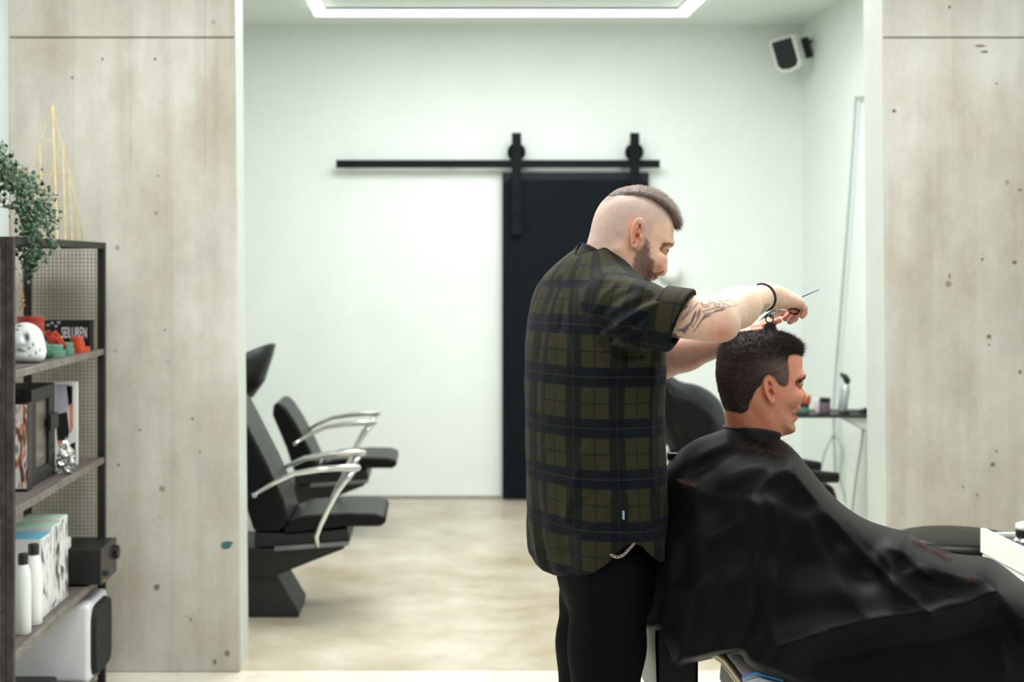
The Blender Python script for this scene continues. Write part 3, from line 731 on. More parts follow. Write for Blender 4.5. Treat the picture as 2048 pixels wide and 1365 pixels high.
# hair: a cap that follows the skull plus thin strands
M['hair_client'] = hair_material('dark_brown_hair', (16, 13, 13), (112, 92, 88))
thick_c = field([(1440, 740, .006, 30), (1460, 800, .004, 25), (1500, 668, .011, 25), (1560, 670, .014, 20), (1600, 695, .0115, 16), (1540, 740, .004, 25), (1500, 730, .006, 30), (1560, 755, .002, 14), (1480, 690, .010, 20)])
hb = (client_head.pt(1415, 840, .115), client_head.pt(1640, 640, -.115))
hV, hQ, hreg = hair_cap(client_head, hairline, thick_c, hb, .0024, 3, 18)
def c_mask(c):
    u, v = client_head.uv(c); return hreg(u, v) > 1.5
P0, Nn = scatter(hV, hQ, 23000, c_mask, 5)
u, v = client_head.uv(P0); rr = np.random.default_rng(2)
top = sstep(-v, -725, -680)[:, None]
crown = np.clip((u - 1462) / 40, -1, 1)[:, None]
dirn = Nn * (.12 + .12 * top) + np.concatenate([crown, 0 * crown, .05 + 0 * crown], 1) * top * .8 + np.array([-.16, 0, -.9]) * (1 - top) + rr.normal(size=P0.shape) * (.10 + .20 * top)
frontness = sstep(u, 1535, 1600) * top[:, 0]
L_ = .0050 + .0050 * top[:, 0] + .0045 * frontness; L_ *= rr.uniform(.6, 1.2, len(P0)); L_ *= np.where(v > 790, .6, 1)
sV, sQ = strands(P0 - Nn * .001, dirn, L_, .00046, 3, .22, (0, 0, -.12), 8)
side_l = lambda uu, vv: .03 + .42 * sstep(uu, 1490, 1545) * sstep(vv, 705, 735) + .10 * sstep(vv, 700, 730)
sh1 = side_l(*client_head.uv(hV)); sh2 = np.repeat(side_l(u, v) + rr.normal(size=len(u)) * .10, 12)
np_obj('hair', *join([(hV, hQ), (sV, sQ)]), M['hair_client'], client, {'shade': np.concatenate([sh1, sh2])})
# eyebrows
def eyebrow(head, VV, QQ, line, parent, m, n, seed, lift=1.0):
    for side in (-1, 1):
        P, Nb = scatter(VV, QQ, n // 2, lambda cc: (line_dist(*head.uv(cc), line) < 1.9) & (np.abs(cc[:, 1] - head.D) < .058) & ((cc[:, 1] - head.D) * side > .006), seed + side)
        r = np.random.default_rng(seed); dd = np.array([[-.75, 0, .25]]) + Nb * .35 + r.normal(size=P.shape) * .2
        dd[:, 1] += side * .4
        np_obj('eyebrow', *strands(P, dd, .0060 * lift, .00048, 2, .2, seed=seed), m, parent)
eyebrow(client_head, cV, cQ, [(1607, 751), (1599, 755), (1589, 760)], client, M['hair_client'], 260, 4, .65)
# tuft of hair lifted between the barber's fingers
tp = np.stack([np.interp(rr.random(420), [0, 1], [1520, 1552]), np.full(420, 674.0)], 1)
tips = []
roots = []
for a, b in tp:
    y = DC - .004 + rr.normal() * .008
    roots.append(at(a, b, y)); tips.append(at(1541 + (a - 1536) * .5 + rr.normal() * 1.2, 649 + rr.normal() * 1.5, DC + .012 + rr.normal() * .005))
roots, tips = np.array(roots), np.array(tips); dv = tips - roots
tuft = strands(roots, dv, np.linalg.norm(dv, axis=1), .0018, 4, .03, seed=6)
np_obj('lifted_hair', *tuft, M['hair_client'], client)

# neck strip
def ring_strip(cu, cv, D, head, name, m, parent): pass
def c_collar(p):
    u, v = client_head.uv(p); base = client_head.core(p)
    t = np.interp(u, [1449, 1475, 1510, 1540, 1556, 1570], [852, 849, 851, 857, 863, 868])
    b = np.interp(u, [1449, 1500, 1556, 1570], [868, 872, 886, 890])
    band = np.maximum(t - v, v - b - 14) / client_head.s
    return smax(smax(np.abs(base - .004) - .0032, band, .002), (u - 1553) / client_head.s, .003)
kV, kQ = sdf_mesh(c_collar, client_head.pt(1425, 905, .10), client_head.pt(1590, 840, -.10), .0026)
M['collar'] = mat('black_neck_strip', (10, 12, 13), .6, var=.05)
np_obj('neck_strip', kV, kQ, M['collar'], client)

# ------------------------------------------------------------------ the cape: draped cloth as one closed surface
cape_out = [(1452, 858), (1438, 863), (1418, 869), (1392, 879), (1362, 899), (1338, 925), (1322, 955), (1315, 1000), (1308, 1080), (1300, 1160), (1293, 1230), (1292, 1256), (1312, 1268), (1330, 1300), (1350, 1336), (1376, 1330), (1400, 1324), (1430, 1317), (1456, 1312), (1482, 1311), (1490, 1326), (1513, 1343), (1563, 1363), (1640, 1400), (1760, 1470), (1900, 1540), (2100, 1580), (2230, 1560), (2240, 1420), (2200, 1310), (2150, 1240), (2100, 1199), (2048, 1165), (2020, 1143), (1990, 1122), (1962, 1113), (1925, 1110), (1890, 1104), (1860, 1094), (1840, 1084), (1828, 1074), (1816, 1064), (1800, 1061), (1770, 1053), (1735, 1041), (1705, 1024), (1680, 1005), (1655, 980), (1632, 953), (1610, 925), (1590, 902), (1572, 886), (1556, 877), (1530, 868), (1490, 862)]
cape_sil = Outline(cape_out, 80, 2.0)
# bulge of the cloth towards and away from the camera, and where the silhouette lies in depth
nearB = field([(1500, 880, .075, 18), (1465, 900, .13, 20), (1420, 910, .14, 25), (1370, 940, .14, 25), (1480, 960, .215, 28), (1410, 1000, .20, 30), (1340, 1010, .13, 25), (1560, 900, .10, 16), (1575, 950, .19, 20), (1566, 967, .225, 18), (1620, 990, .20, 22), (1510, 1050, .25, 35), (1430, 1100, .235, 35), (1345, 1120, .16, 30), (1660, 1060, .22, 25), (1600, 1100, .25, 40),
              (1500, 1200, .275, 45), (1400, 1230, .24, 40), (1320, 1230, .16, 30), (1600, 1220, .30, 45), (1450, 1300, .27, 30), (1720, 1130, .25, 28), (1740, 1080, .22, 20), (1800, 1110, .29, 22), (1850, 1200, .31, 40), (1700, 1230, .31, 40), (1900, 1130, .33, 25), (1960, 1160, .34, 25), (1990, 1260, .33, 45), (2060, 1220, .32, 40), (1650, 1330, .35, 60), (1850, 1350, .36, 70), (2050, 1400, .35, 70), (2150, 1350, .30, 60)])
midY = field([(1500, 870, .0, 40), (1330, 1000, .0, 80), (1300, 1200, .02, 80), (1600, 930, .03, 30), (1680, 1010, .07, 30), (1760, 1060, .10, 30), (1850, 1090, .14, 40), (1960, 1110, .14, 40), (2060, 1170, .10, 50), (2200, 1350, .05, 80), (1500, 1300, .0, 80), (1800, 1500, .0, 150)])
roundR = field([(1500, 870, .030, 25), (1400, 880, .045, 30), (1320, 980, .055, 40), (1300, 1200, .05, 60), (1600, 930, .04, 30), (1680, 1010, .045, 30), (1760, 1060, .05, 30), (1850, 1090, .046, 40), (1960, 1115, .052, 40), (2050, 1170, .055, 60), (1400, 1330, .014, 25), (1480, 1312, .014, 20), (1560, 1360, .02, 40), (1300, 1262, .02, 20), (1800, 1500, .05, 100)])
# folds: (points, width px, height m, sharp side)
folds = [([(1588, 948), (1640, 1010), (1699, 1078), (1750, 1128), (1800, 1180), (1863, 1226)], 13, .026, 1),
         ([(1640, 965), (1690, 1030), (1740, 1088), (1790, 1140)], 9, .014, 1),
         ([(1500, 1004), (1512, 985), (1530, 966), (1556, 944), (1595, 927)], 9, .014, 1),
         ([(1510, 1010), (1500, 1030), (1440, 1065), (1400, 1085)], 10, .012, 0),
         ([(1518, 1010), (1516, 1080), (1512, 1150), (1508, 1220), (1490, 1270), (1462, 1308)], 10, .022, 1),
         ([(1548, 1010), (1560, 1100), (1552, 1190), (1545, 1280)], 16, .016, 1),
         ([(1590, 990), (1640, 1090), (1700, 1190), (1740, 1240)], 18, .018, 1),
         ([(1470, 1110), (1440, 1200), (1420, 1300)], 14, .012, 0),
         ([(1400, 1130), (1385, 1230), (1370, 1320)], 13, .016, 0),
         ([(1352, 940), (1390, 915), (1436, 892)], 7, .010, 1),
         ([(1362, 960), (1400, 985), (1440, 1000), (1500, 1000)], 7, .008, 0),
         ([(1400, 1090), (1460, 1060), (1515, 1030)], 8, .009, 0),
         ([(1555, 1293), (1610, 1276), (1660, 1260), (1720, 1246), (1779, 1233), (1863, 1226), (1939, 1205), (1995, 1183)], 16, .030, 1),
         ([(1995, 1183), (2019, 1219), (2048, 1243), (2090, 1270)], 10, .024, 1),
         ([(1985, 1190), (1998, 1260), (2010, 1340)], 12, .018, 1),
         ([(1806, 1064), (1835, 1090), (1862, 1098)], 5, .010, 0),
         ([(1745, 1058), (1780, 1052), (1808, 1062)], 6, .010, 1),
         ([(1775, 1078), (1810, 1110), (1855, 1150)], 7, .015, 0),
         ([(1810, 1148), (1840, 1140), (1858, 1152)], 5, .010, 0),
         ([(1843, 1192), (1866, 1186), (1890, 1196)], 5, .010, 0),
         ([(1863, 1228), (1880, 1212), (1905, 1205)], 5, .010, 0)]
def ridge(u, v):
    b = np.zeros(len(u))
    for pts, w, h, sharp in folds:
        d = line_dist(u, v, pts); b += (h * .95 * np.exp(-np.sqrt(d * d + 4) / (1.25 * w)) if sharp else .55 * h * np.exp(-(d / (1.3 * w)) ** 2))
    return b
def undercut(u, v):
    """cloth falls back below the near edge of the lap"""
    e = np.interp(u, [1500, 1555, 1660, 1779, 1863, 1939, 1995, 2040, 2100], [1330, 1295, 1262, 1235, 1230, 1208, 1186, 1240, 1280])
    return sstep(v - e, 4, 60) * sstep(u, 1540, 1640)
def c_cape(p):
    u, v = pix(p); sc = FPX / p[:, 1]; d = cape_sil(u, v) / sc; R = roundR(u, v)
    e = np.maximum(R - d, 0); y = p[:, 1] - DC - midY(u, v)
    B = nearB(u, v) + midY(u, v) * .9 + ridge(u, v) - .05 * undercut(u, v)
    far = .20 + .10 * sstep(u, 1400, 1600) - .06 * sstep(-v, -960, -880) - .10 * sstep(u, 1800, 2000)
    w = wav(np.stack([u * .0011, v * .0011, p[:, 1] * 0.4], 1), 30, 12) * .0022 + wav(np.stack([u * .0011, v * .0011, p[:, 1] * 0.4], 1), 90, 13) * .0006
    B = np.where(y < 0, np.maximum(B + w, .03), far)
    return (np.sqrt((e / R) ** 2 + (y / B) ** 2) - 1) * np.minimum(R, B) * .8
kV, kQ = sdf_mesh(c_cape, (.42, 2.84, .36), (1.75, 3.75, 1.30), .0055, 2)
def cape_mat():
    m = mat('black_nylon_cape', (6, 7, 9), .58, var=.08, scale=6, spec=.13, sheen=.09)
    b = m.node_tree.nodes['Principled BSDF']; b.inputs['Sheen Roughness'].default_value = .32
    return m
M['cape'] = cape_mat()
cape = np_obj('cutting_cape', kV, kQ, M['cape'], client)
cape['label'] = 'black nylon cutting cape'
# clip of the cape behind the shoulder
MB().box(at(1336, 921, 3.24), at(1354, 905, 3.26)).build('cape_fastener', M['plastic'], client, bevel=.003)
# cut hair lying on the cape
from mathutils.bvhtree import BVHTree
from mathutils import Vector
cape_tree = BVHTree.FromPolygons([tuple(x) for x in kV], [tuple(map(int, q)) for q in kQ])
def on_cape(px, py):
    o = Vector((0, 0, EYE)); d = Vector(at(px, py, 3.0)) - o; d.normalize()
    h = cape_tree.ray_cast(o, d); return (np.array(h[0]), np.array(h[1])) if h[0] is not None else (None, None)
M['cut_hair'] = hair_material('cut_brown_hair', (70, 52, 46), (164, 130, 114))
def clippings(label, blobs, n, seed):
    r = np.random.default_rng(seed); P, D = [], []
    for _ in range(n):
        x0, y0, x1, y1, w = blobs[r.integers(len(blobs))]; t = r.random()
        c, nn = on_cape(x0 + (x1 - x0) * t + r.normal() * w, y0 + (y1 - y0) * t + r.normal() * w * .5)
        if c is None: continue
        k = r.normal(size=3); k -= nn * (k @ nn) * .9; P.append(c + nn * r.random() * .003); D.append(k)
    s = strands(np.array(P), np.array(D), r.uniform(.003, .009, len(P)), .0004, 3, .6, seed=seed)
    tag(np_obj('hair_clippings', *s, M['cut_hair']), label, 'hair', None, 'stuff')
clippings('brown hair clippings scattered over the shoulder of the black cape', [(1470, 892, 1515, 900, 9), (1500, 895, 1530, 910, 8), (1540, 905, 1570, 912, 7), (1560, 890, 1590, 915, 9), (1510, 880, 1570, 890, 10)], 1100, 21)
clippings('small streak of hair clippings on the back of the black cape', [(1358, 962, 1395, 974, 3)], 220, 22)
clippings('brown hair clippings lying along the lap of the black cape', [(1828, 1087, 1850, 1096, 4), (1845, 1096, 1880, 1112, 5), (1870, 1108, 1900, 1124, 3), (1885, 1105, 1895, 1106, 4)], 900, 23)
clippings('small tuft of hair clippings near the knee of the cape', [(1936, 1160, 1948, 1164, 3)], 150, 24)
# ================================================================== the barber
DB = 3.27
b_out = [(1166, 640), (1166, 560), (1168, 515), (1173, 490), (1180, 466), (1184, 447), (1191, 425), (1202, 406), (1215, 393), (1230, 384), (1250, 379), (1270, 378), (1290, 382), (1308, 390), (1323, 402), (1335, 416), (1343, 431), (1347, 446), (1347, 462), (1345.5, 475), (1343, 485), (1339.5, 493), (1335.5, 499),
         (1334, 506), (1334.5, 515), (1335, 525), (1335, 534), (1334.5, 542), (1331, 549), (1326, 552.5), (1318, 551.5), (1314, 554), (1311, 559), (1306, 562), (1301, 563), (1300, 565), (1303, 568), (1301, 572), (1296, 574), (1296.5, 580), (1296, 588), (1289, 596), (1276, 599), (1262, 596), (1252, 603), (1250, 640)]
bW = [(1265, 440, .079, 36), (1210, 440, .070, 30), (1265, 395, .070, 28), (1325, 425, .060, 22), (1315, 465, .066, 20), (1303, 500, .069, 18), (1275, 525, .067, 20), (1272, 555, .060, 18), (1285, 580, .042, 12), (1294, 588, .028, 8), (1300, 568, .030, 8), (1303, 545, .048, 12), (1315, 520, .054, 9), (1326, 505, .034, 6),
      (1334, 508, .012, 6), (1332, 530, .015, 7), (1326, 545, .0185, 6), (1338, 498, .015, 5), (1310, 558, .026, 6), (1342, 480, .042, 8), (1225, 510, .064, 22), (1210, 560, .064, 30), (1210, 620, .066, 30)]
bR = [(1215, 430, .080, 40), (1265, 395, .075, 36), (1330, 430, .050, 20), (1300, 480, .060, 20), (1300, 530, .050, 14), (1334, 510, .013, 7), (1331, 535, .013, 7), (1322, 547, .013, 6), (1340, 484, .034, 9), (1309, 558, .024, 6), (1300, 572, .020, 7), (1292, 588, .028, 9), (1265, 580, .040, 18), (1215, 540, .058, 24), (1210, 600, .056, 30)]
def b_extra(s, p, d):
    ay = np.abs(p[:, 1] - s.D); q = np.stack([p[:, 0], ay, p[:, 2]], 1)
    P = lambda a, b, l: np.array([(a - CX) / s.s, l, EYE - (b - CY) / s.s])
    d = smin(d, ball(q, P(1320, 545, .0125), .0068), .006)
    d = smax(d, -ell(q, P(1324, 549.5, .0080), (.0062, .0040, .0026)), .002)
    d = smin(d, rcone(q, P(1340, 487, .010), P(1324, 484, .042), .0080, .0065), .012)
    d = smin(d, ell(q, P(1302, 520, .045), (.022, .012, .020)), .024)
    d = smax(d, -rcone(q, P(1331, 510, .0150), P(1318, 543, .0215), .0030, .0026), .009)
    d = smax(d, -rcone(q, P(1313, 541, .0215), P(1297, 556, .040), .0030, .0022), .010)
    d = smax(d, -rcone(q, P(1303, 565, .0), P(1291, 560, .027), .0036, .0012), .004)
    d = smin(d, rcone(q, P(1303, 569, .0), P(1292, 565, .021), .0038, .0022), .004)
    for k, (x0, y0, x1, y1) in enumerate([(1316, 500, 1306, 494), (1315, 503, 1304, 503), (1314, 506, 1305, 511)]):   # crow's feet
        d = smax(d, -rcone(q, P(x0, y0, .058), P(x1, y1, .068), .0016, .0012), .004)
    d = smin(d, rcone(q, P(1232, 500, .060), P(1262, 590, .040), .010, .009), .022)
    return d
barber_head = Head(DB, b_out, bW, bR, dict(u=1263, v=470, h=30, w=14, tilt=.25, lat=.072), dict(u=1323, v=499.5, lat=.0315, tilt=-.35, open=.0020), b_extra)
V1, Q1 = sdf_mesh(barber_head.skin, barber_head.pt(1155, 640, .11), barber_head.pt(1362, 360, -.11), .0017)

# arms and hands -------------------------------------------------------------
def hand_sdf(p, wrist, fingers, thumb, rw, k=.010):
    d = None
    for pts, rad in fingers:
        pal = rcone(p, wrist, pts[0], rw, rad[0] * 1.25)
        d = pal if d is None else smin(d, pal, .012)
    f = None
    for pts, rad in fingers + [thumb]:
        c = chain(p, pts, rad, .004); f = c if f is None else np.minimum(f, c)
    return smin(d, f, .006)
A = at
R_SH, R_EL, R_MID, R_WR = A(1232, 618, 3.14), A(1426, 640, 2.985), A(1476, 615, 3.08), A(1531, 593, 3.185)
r_fingers = [([A(1577, 597, 3.285), A(1584, 612, 3.315), A(1573, 624, 3.315), A(1564, 628, 3.305)], [.0105, .0090, .0082, .0070]),
             ([A(1587, 599, 3.270), A(1590, 617, 3.292), A(1579, 631, 3.290), A(1571, 637, 3.282)], [.0110, .0095, .0086, .0074]),
             ([A(1594, 602, 3.248), A(1598, 621, 3.262), A(1588, 637, 3.262), A(1580, 643, 3.255)], [.0108, .0092, .0086, .0076]),
             ([A(1598, 606, 3.222), A(1608, 616, 3.228), A(1608.5, 626, 3.232), A(1604.5, 633, 3.232)], [.0092, .0076, .0068, .0060])]
r_thumb = ([A(1550, 602, 3.225), A(1562, 617, 3.222), A(1552, 626, 3.214), A(1543.5, 631.5, 3.21)], [.0135, .0108, .0094, .0076])
def right_arm(p):
    d = chain(p, [R_SH, A(1300, 626, 3.055), R_EL], [.034, .0465, .0475])
    f = chain(p, [R_EL, R_MID, R_WR], [.0450, .0425, .0270], .02)
    d = smin(d, f, .014)
    d = smin(d, rcone(p, A(1440, 652, 2.968), A(1456, 658, 2.985), .021, .018), .024)
    h = hand_sdf(p, R_WR + (A(1550, 594, 3.205) - R_WR) * .6, r_fingers, r_thumb, .0250)
    return smin(d, h, .012)
V2, Q2 = sdf_mesh(right_arm, (.30, 2.88, 1.38), (.88, 3.36, 1.63), .0016)
L_EL, L_WR = A(1290, 735, 3.56), A(1476, 676, 3.385)
l_fingers = [([A(1509, 659, 3.325), A(1527, 654, 3.305), A(1540, 648, 3.30), A(1551, 644, 3.30)], [.0112, .0094, .0086, .0074]),
             ([A(1512, 654, 3.345), A(1532, 647, 3.335), A(1548, 641, 3.335), A(1558, 641, 3.335)], [.0112, .0096, .0086, .0074]),
             ([A(1510, 655, 3.365), A(1530, 653, 3.365), A(1543, 655, 3.36), A(1549, 659, 3.355)], [.0108, .0092, .0084, .0072]),
             ([A(1504, 659, 3.382), A(1520, 660, 3.39), A(1530, 664, 3.39), A(1535, 668, 3.385)], [.0098, .0080, .0072, .0062])]
l_thumb = ([A(1488, 668, 3.350), A(1502, 668, 3.315), A(1514, 664, 3.30), A(1522, 661, 3.298)], [.0135, .0110, .0095, .0078])
def left_arm(p):
    d = chain(p, [A(1230, 600, 3.46), L_EL], [.056, .048])
    d = smin(d, chain(p, [L_EL, A(1370, 703, 3.49), L_WR], [.048, .046, .027], .02), .014)
    return smin(d, hand_sdf(p, L_WR + (A(1500, 666, 3.36) - L_WR) * .4, l_fingers, l_thumb, .0245), .012)
V3, Q3 = sdf_mesh(left_arm, (.36, 3.24, 1.30), (.83, 3.66, 1.62), .0018)
# trunk, legs (under the clothes)
def b_body(p):
    pel, che = A(1205, 1090, DB), A(1185, 700, DB)
    d = smin(rcone(p, pel, che, .08, .10), rcone(p, A(1190, 600, 3.18), A(1190, 600, 3.38), .035, .035), .1)
    d = smin(d, rcone(p, che, A(1195, 540, DB), .10, .05), .05)
    for y, x0, x1, x2 in ((3.17, 1225, 1212, 1205), (3.38, 1205, 1192, 1180)):
        d = smin(d, chain(p, [A(x0, 1120, y), A(x1, 1430, y), A(x2, 1830, y), A(x2 + 6, 1880, y), A(x2 + 110, 1895, y)], [.065, .050, .040, .034, .028]), .03)
    return d
V4, Q4 = sdf_mesh(b_body, (.15, 3.0, -.02), (.7, 3.6, 1.62), .012)
Vb, Qb = join([(V1, Q1), (V2, Q2), (V3, Q3), (V4, Q4)])
n1, n2, n3 = len(V1), len(V1) + len(V2), len(V1) + len(V2) + len(V3)
isH = np.arange(len(Vb)) < n1; isR = (np.arange(len(Vb)) >= n1) & (np.arange(len(Vb)) < n2); isL = (np.arange(len(Vb)) >= n2) & (np.arange(len(Vb)) < n3)
tone = np.tile(np.array(lin((240, 200, 176))), (len(Vb), 1))
u, v = barber_head.uv(Vb); ay = np.abs(Vb[:, 1] - DB)
G = lambda cu, cv, su, sv: np.exp(-((u - cu) / su) ** 2 - ((v - cv) / sv) ** 2)
shaved = Outline([(1230, 384), (1255, 382), (1290, 386), (1318, 404), (1334, 425), (1330, 440), (1318, 446), (1300, 450), (1290, 470), (1285, 482), (1278, 480), (1270, 440), (1250, 445), (1240, 470), (1222, 490), (1190, 492), (1160, 470), (1170, 400)], 40)
tone = blend(tone, (208, 182, 170), isH * .85 * sstep(shaved(u, v), -10, 8))
tone = blend(tone, (176, 150, 142), isH * .40 * G(1240, 412, 50, 18))
edge = Outline([(1200, 400), (1240, 391), (1270, 393), (1298, 404), (1326, 426), (1348, 452), (1380, 440), (1360, 350), (1200, 350)], 40)
tone = blend(tone, (112, 86, 80), isH * .80 * sstep(edge(u, v), -9, 3))
tone = blend(tone, (226, 138, 112), isH * .85 * G(1262, 470, 15, 30) * (ay > .069))
tone = blend(tone, (222, 150, 122), isH * .6 * G(1228, 540, 34, 40))
tone = blend(tone, (226, 150, 126), isH * .55 * G(1318, 535, 16, 18))
beard = [(1281, 478), (1288, 484), (1291, 498), (1292, 512), (1300, 524), (1299, 538), (1303, 546), (1314, 547), (1312, 554), (1306, 558), (1298, 556), (1298, 566), (1300, 574), (1298, 592), (1280, 602), (1262, 585), (1268, 562), (1261, 545), (1258, 524), (1265, 503), (1276, 492)]
bo = Outline(beard, 30)
tone = blend(tone, (146, 108, 100), isH * .75 * sstep(bo(u, v), -4, 7))
tone = blend(tone, (196, 116, 104), isH * np.clip(np.exp(-(line_dist(u, v, [(1303, 569), (1295, 566)]) / 2.6) ** 2), 0, .8))
ey = barber_head.eye; ec = barber_head.pt(ey['u'], ey['v'], 0); r_eye = np.sqrt((Vb[:, 0] - ec[0]) ** 2 + (ay - ey['lat']) ** 2 + (Vb[:, 2] - ec[2]) ** 2)
on = isH & (r_eye < .0124)
tone = blend(tone, (52, 36, 32), on * 1.0)
tone = blend(tone, (150, 92, 76), isH * .7 * (~on) * np.exp(-((r_eye - .0138) / .002) ** 2))
tone = blend(tone, (138, 92, 76), isH * .7 * np.exp(-(line_dist(u, v, [(1342, 492), (1332, 490), (1321, 491)]) / 3.4) ** 2) * (ay < .055))
tone = blend(tone, (30, 24, 22), isH * 1.0 * (np.hypot(u - 1256.5, v - 488) < 1.7) * (ay > .068))   # ear stud
# tattoo: tapering blades and scrolls on the forearm, drawn on the skin
pu, pv = pix(Vb)
def poly_mask(pts, edge=1.0):
    o = Outline(pts, 14, .8, 3); return sstep(o(pu, pv), -edge, edge)
def stroke(pts, w):
    P = smooth_path([np.array([a, b, 0.0]) for a, b in pts], 6); return np.clip(1.4 * np.exp(-(line_dist(pu, pv, [(q[0], q[1]) for q in P]) / w) ** 2), 0, 1)
def z2(pts): return [(1300 + a / 5.389, 540 + b / 5.389) for a, b in pts]      # points read off an enlarged view of the arm
tat = np.zeros(len(Vb))
fills = [[(490, 440), (500, 480), (460, 570), (440, 610), (430, 580), (450, 520)], [(600, 480), (640, 500), (570, 545), (500, 640), (455, 680), (520, 590), (560, 520)], [(300, 645), (350, 630), (430, 570), (420, 620), (370, 690), (340, 665), (290, 660)], [(240, 700), (268, 685), (300, 715), (345, 720), (240, 745)],
         [(530, 430), (550, 445), (520, 500), (500, 540), (505, 490)], [(690, 440), (770, 420), (820, 418), (770, 445), (700, 455)], [(1165, 560), (1215, 420), (1235, 365), (1290, 370), (1285, 400), (1240, 440)]]
for i, f in enumerate(fills): tat = np.maximum(tat, (.72 if i < 6 else .45) * poly_mask(z2(f)))
lines = [[(520, 350), (480, 400), (420, 470), (345, 540)], [(345, 540), (420, 440), (440, 395)], [(340, 430), (370, 400), (405, 390), (370, 430)], [(540, 420), (530, 500), (455, 620)], [(560, 450), (600, 440), (720, 410), (830, 405), (930, 380)], [(580, 470), (650, 470), (720, 450)], [(640, 500), (650, 485), (625, 478)],
         [(540, 360), (600, 380), (690, 350), (700, 390), (740, 395), (745, 365), (715, 370)], [(560, 350), (575, 400), (640, 395)], [(640, 330), (700, 300), (760, 310), (790, 280), (880, 265), (900, 250)], [(760, 340), (820, 330), (870, 320), (890, 345)], [(800, 360), (850, 385), (900, 395), (935, 375), (905, 350)], [(830, 340), (850, 310), (880, 300)], [(720, 330), (770, 350), (800, 390)], [(860, 290), (890, 255)], [(650, 345), (620, 320)]]
for l in lines: tat = np.maximum(tat, .62 * stroke(z2(l), 1.15))
tat *= isR * (Vb[:, 1] < 3.2)
tone = blend(tone, (60, 58, 82), np.clip(tat * 1.1, 0, .9))
tone = blend(tone, (222, 138, 122), isR * .85 * np.exp(-((pu - 1448) / 34) ** 2 - ((pv - 668) / 20) ** 2) * (1 - tat))
tone = blend(tone, (238, 208, 186), isR * .5 * sstep(pu, 1440, 1480) * sstep(-pu, -1540, -1500))
tone = blend(tone, (216, 138, 120), (isR & (pu > 1555)) * .75 * sstep(pv, 600, 630))
tone = blend(tone, (228, 134, 112), (isL & (pu > 1500)) * .8)
tone = blend(tone, (206, 150, 130), (isL & (pu < 1480)) * .6)  # shade on the far forearm put into its skin tone
tone = blend(tone, (18, 20, 22), (np.arange(len(Vb)) >= n3) * 1.0)
M['skin_barber'] = skin_material('fair_skin')
barber = np_obj('person', Vb, Qb, M['skin_barber'], None, {'tone': tone})
tag(barber, 'standing barber with a beard and tattooed forearm, in a green plaid shirt', 'person')
barber.name = 'person'

# hair --------------------------------------------------------------------------
M['hair_barber'] = hair_material('greying_brown_hair', (72, 54, 50), (186, 172, 164))
top_region = [(1214, 392), (1226, 372), (1260, 358), (1300, 362), (1340, 385), (1372, 420), (1354, 450), (1346, 451), (1340, 438), (1331, 426), (1318, 414), (1302, 403), (1284, 396), (1262, 393), (1238, 393)]
thick_b = field([(1225, 385, .0015, 15), (1255, 378, .006, 18), (1290, 380, .009, 18), (1325, 403, .0105, 15), (1345, 430, .0085, 10)])
hV, hQ, breg = hair_cap(barber_head, top_region, thick_b, (barber_head.pt(1190, 460, .10), barber_head.pt(1375, 350, -.10)), .0022, 9, 8)
P0, Nn = scatter(hV, hQ, 13000, lambda c: breg(*barber_head.uv(c)) > -.5, 15)
u0, v0 = barber_head.uv(P0); rr = np.random.default_rng(12); fr = sstep(u0, 1225, 1345)
tang = np.stack([np.interp(u0, [1210, 1260, 1300, 1350], [.8, 1.0, .95, .72]), np.zeros(len(u0)), np.interp(u0, [1210, 1260, 1300, 1350], [.6, .05, -.22, -.50])], 1)
dirn = tang * .9 + Nn * (.22 - .06 * fr[:, None]) + rr.normal(size=P0.shape) * (.10 + .05 * fr[:, None])
sV, sQ = strands(P0 - Nn * .001, dirn, (.005 + .012 * fr) * rr.uniform(.5, 1.2, len(P0)), .00045, 3, .15, (0, 0, -.1), 18)
gl = lambda uu, vv: np.clip(.15 + .75 * sstep(breg(uu, vv), 2, 14), 0, 1)
np_obj('hair', *join([(hV, hQ), (sV, sQ)]), M['hair_barber'], barber, {'shade': np.concatenate([.10 + .5 * sstep(barber_head.uv(hV)[0], 1250, 1320) * gl(*barber_head.uv(hV)), np.repeat(gl(u0, v0) + .12 + rr.normal(size=len(u0)) * .18, 12)])})
M['beard'] = hair_material('reddish_brown_beard', (50, 32, 32), (190, 158, 150))
P0, Nn = scatter(V1, Q1, 7000, lambda c: (bo(*barber_head.uv(c)) > rr.normal(size=len(c)) * 2.2 + .6) & (np.abs(c[:, 1] - DB) > .004), 16)
dirn = Nn * .5 + np.array([.25, 0, -.8]) + rr.normal(size=P0.shape) * .35
np_obj('beard', *strands(P0, dirn, .0042, .00034, 2, .5, seed=19), M['beard'], barber, {'shade': np.repeat(np.clip(.45 - .25 * G(1292, 545, 12, 26)[:1] * 0 + .22 * sstep(-barber_head.uv(P0)[0], -1290, -1268) + rr.normal(size=len(P0)) * .2, 0, 1), 9)})

eyebrow(barber_head, V1, Q1, [(1342, 489), (1333, 488), (1321, 489)], barber, M['hair_barber'], 170, 5, .7)

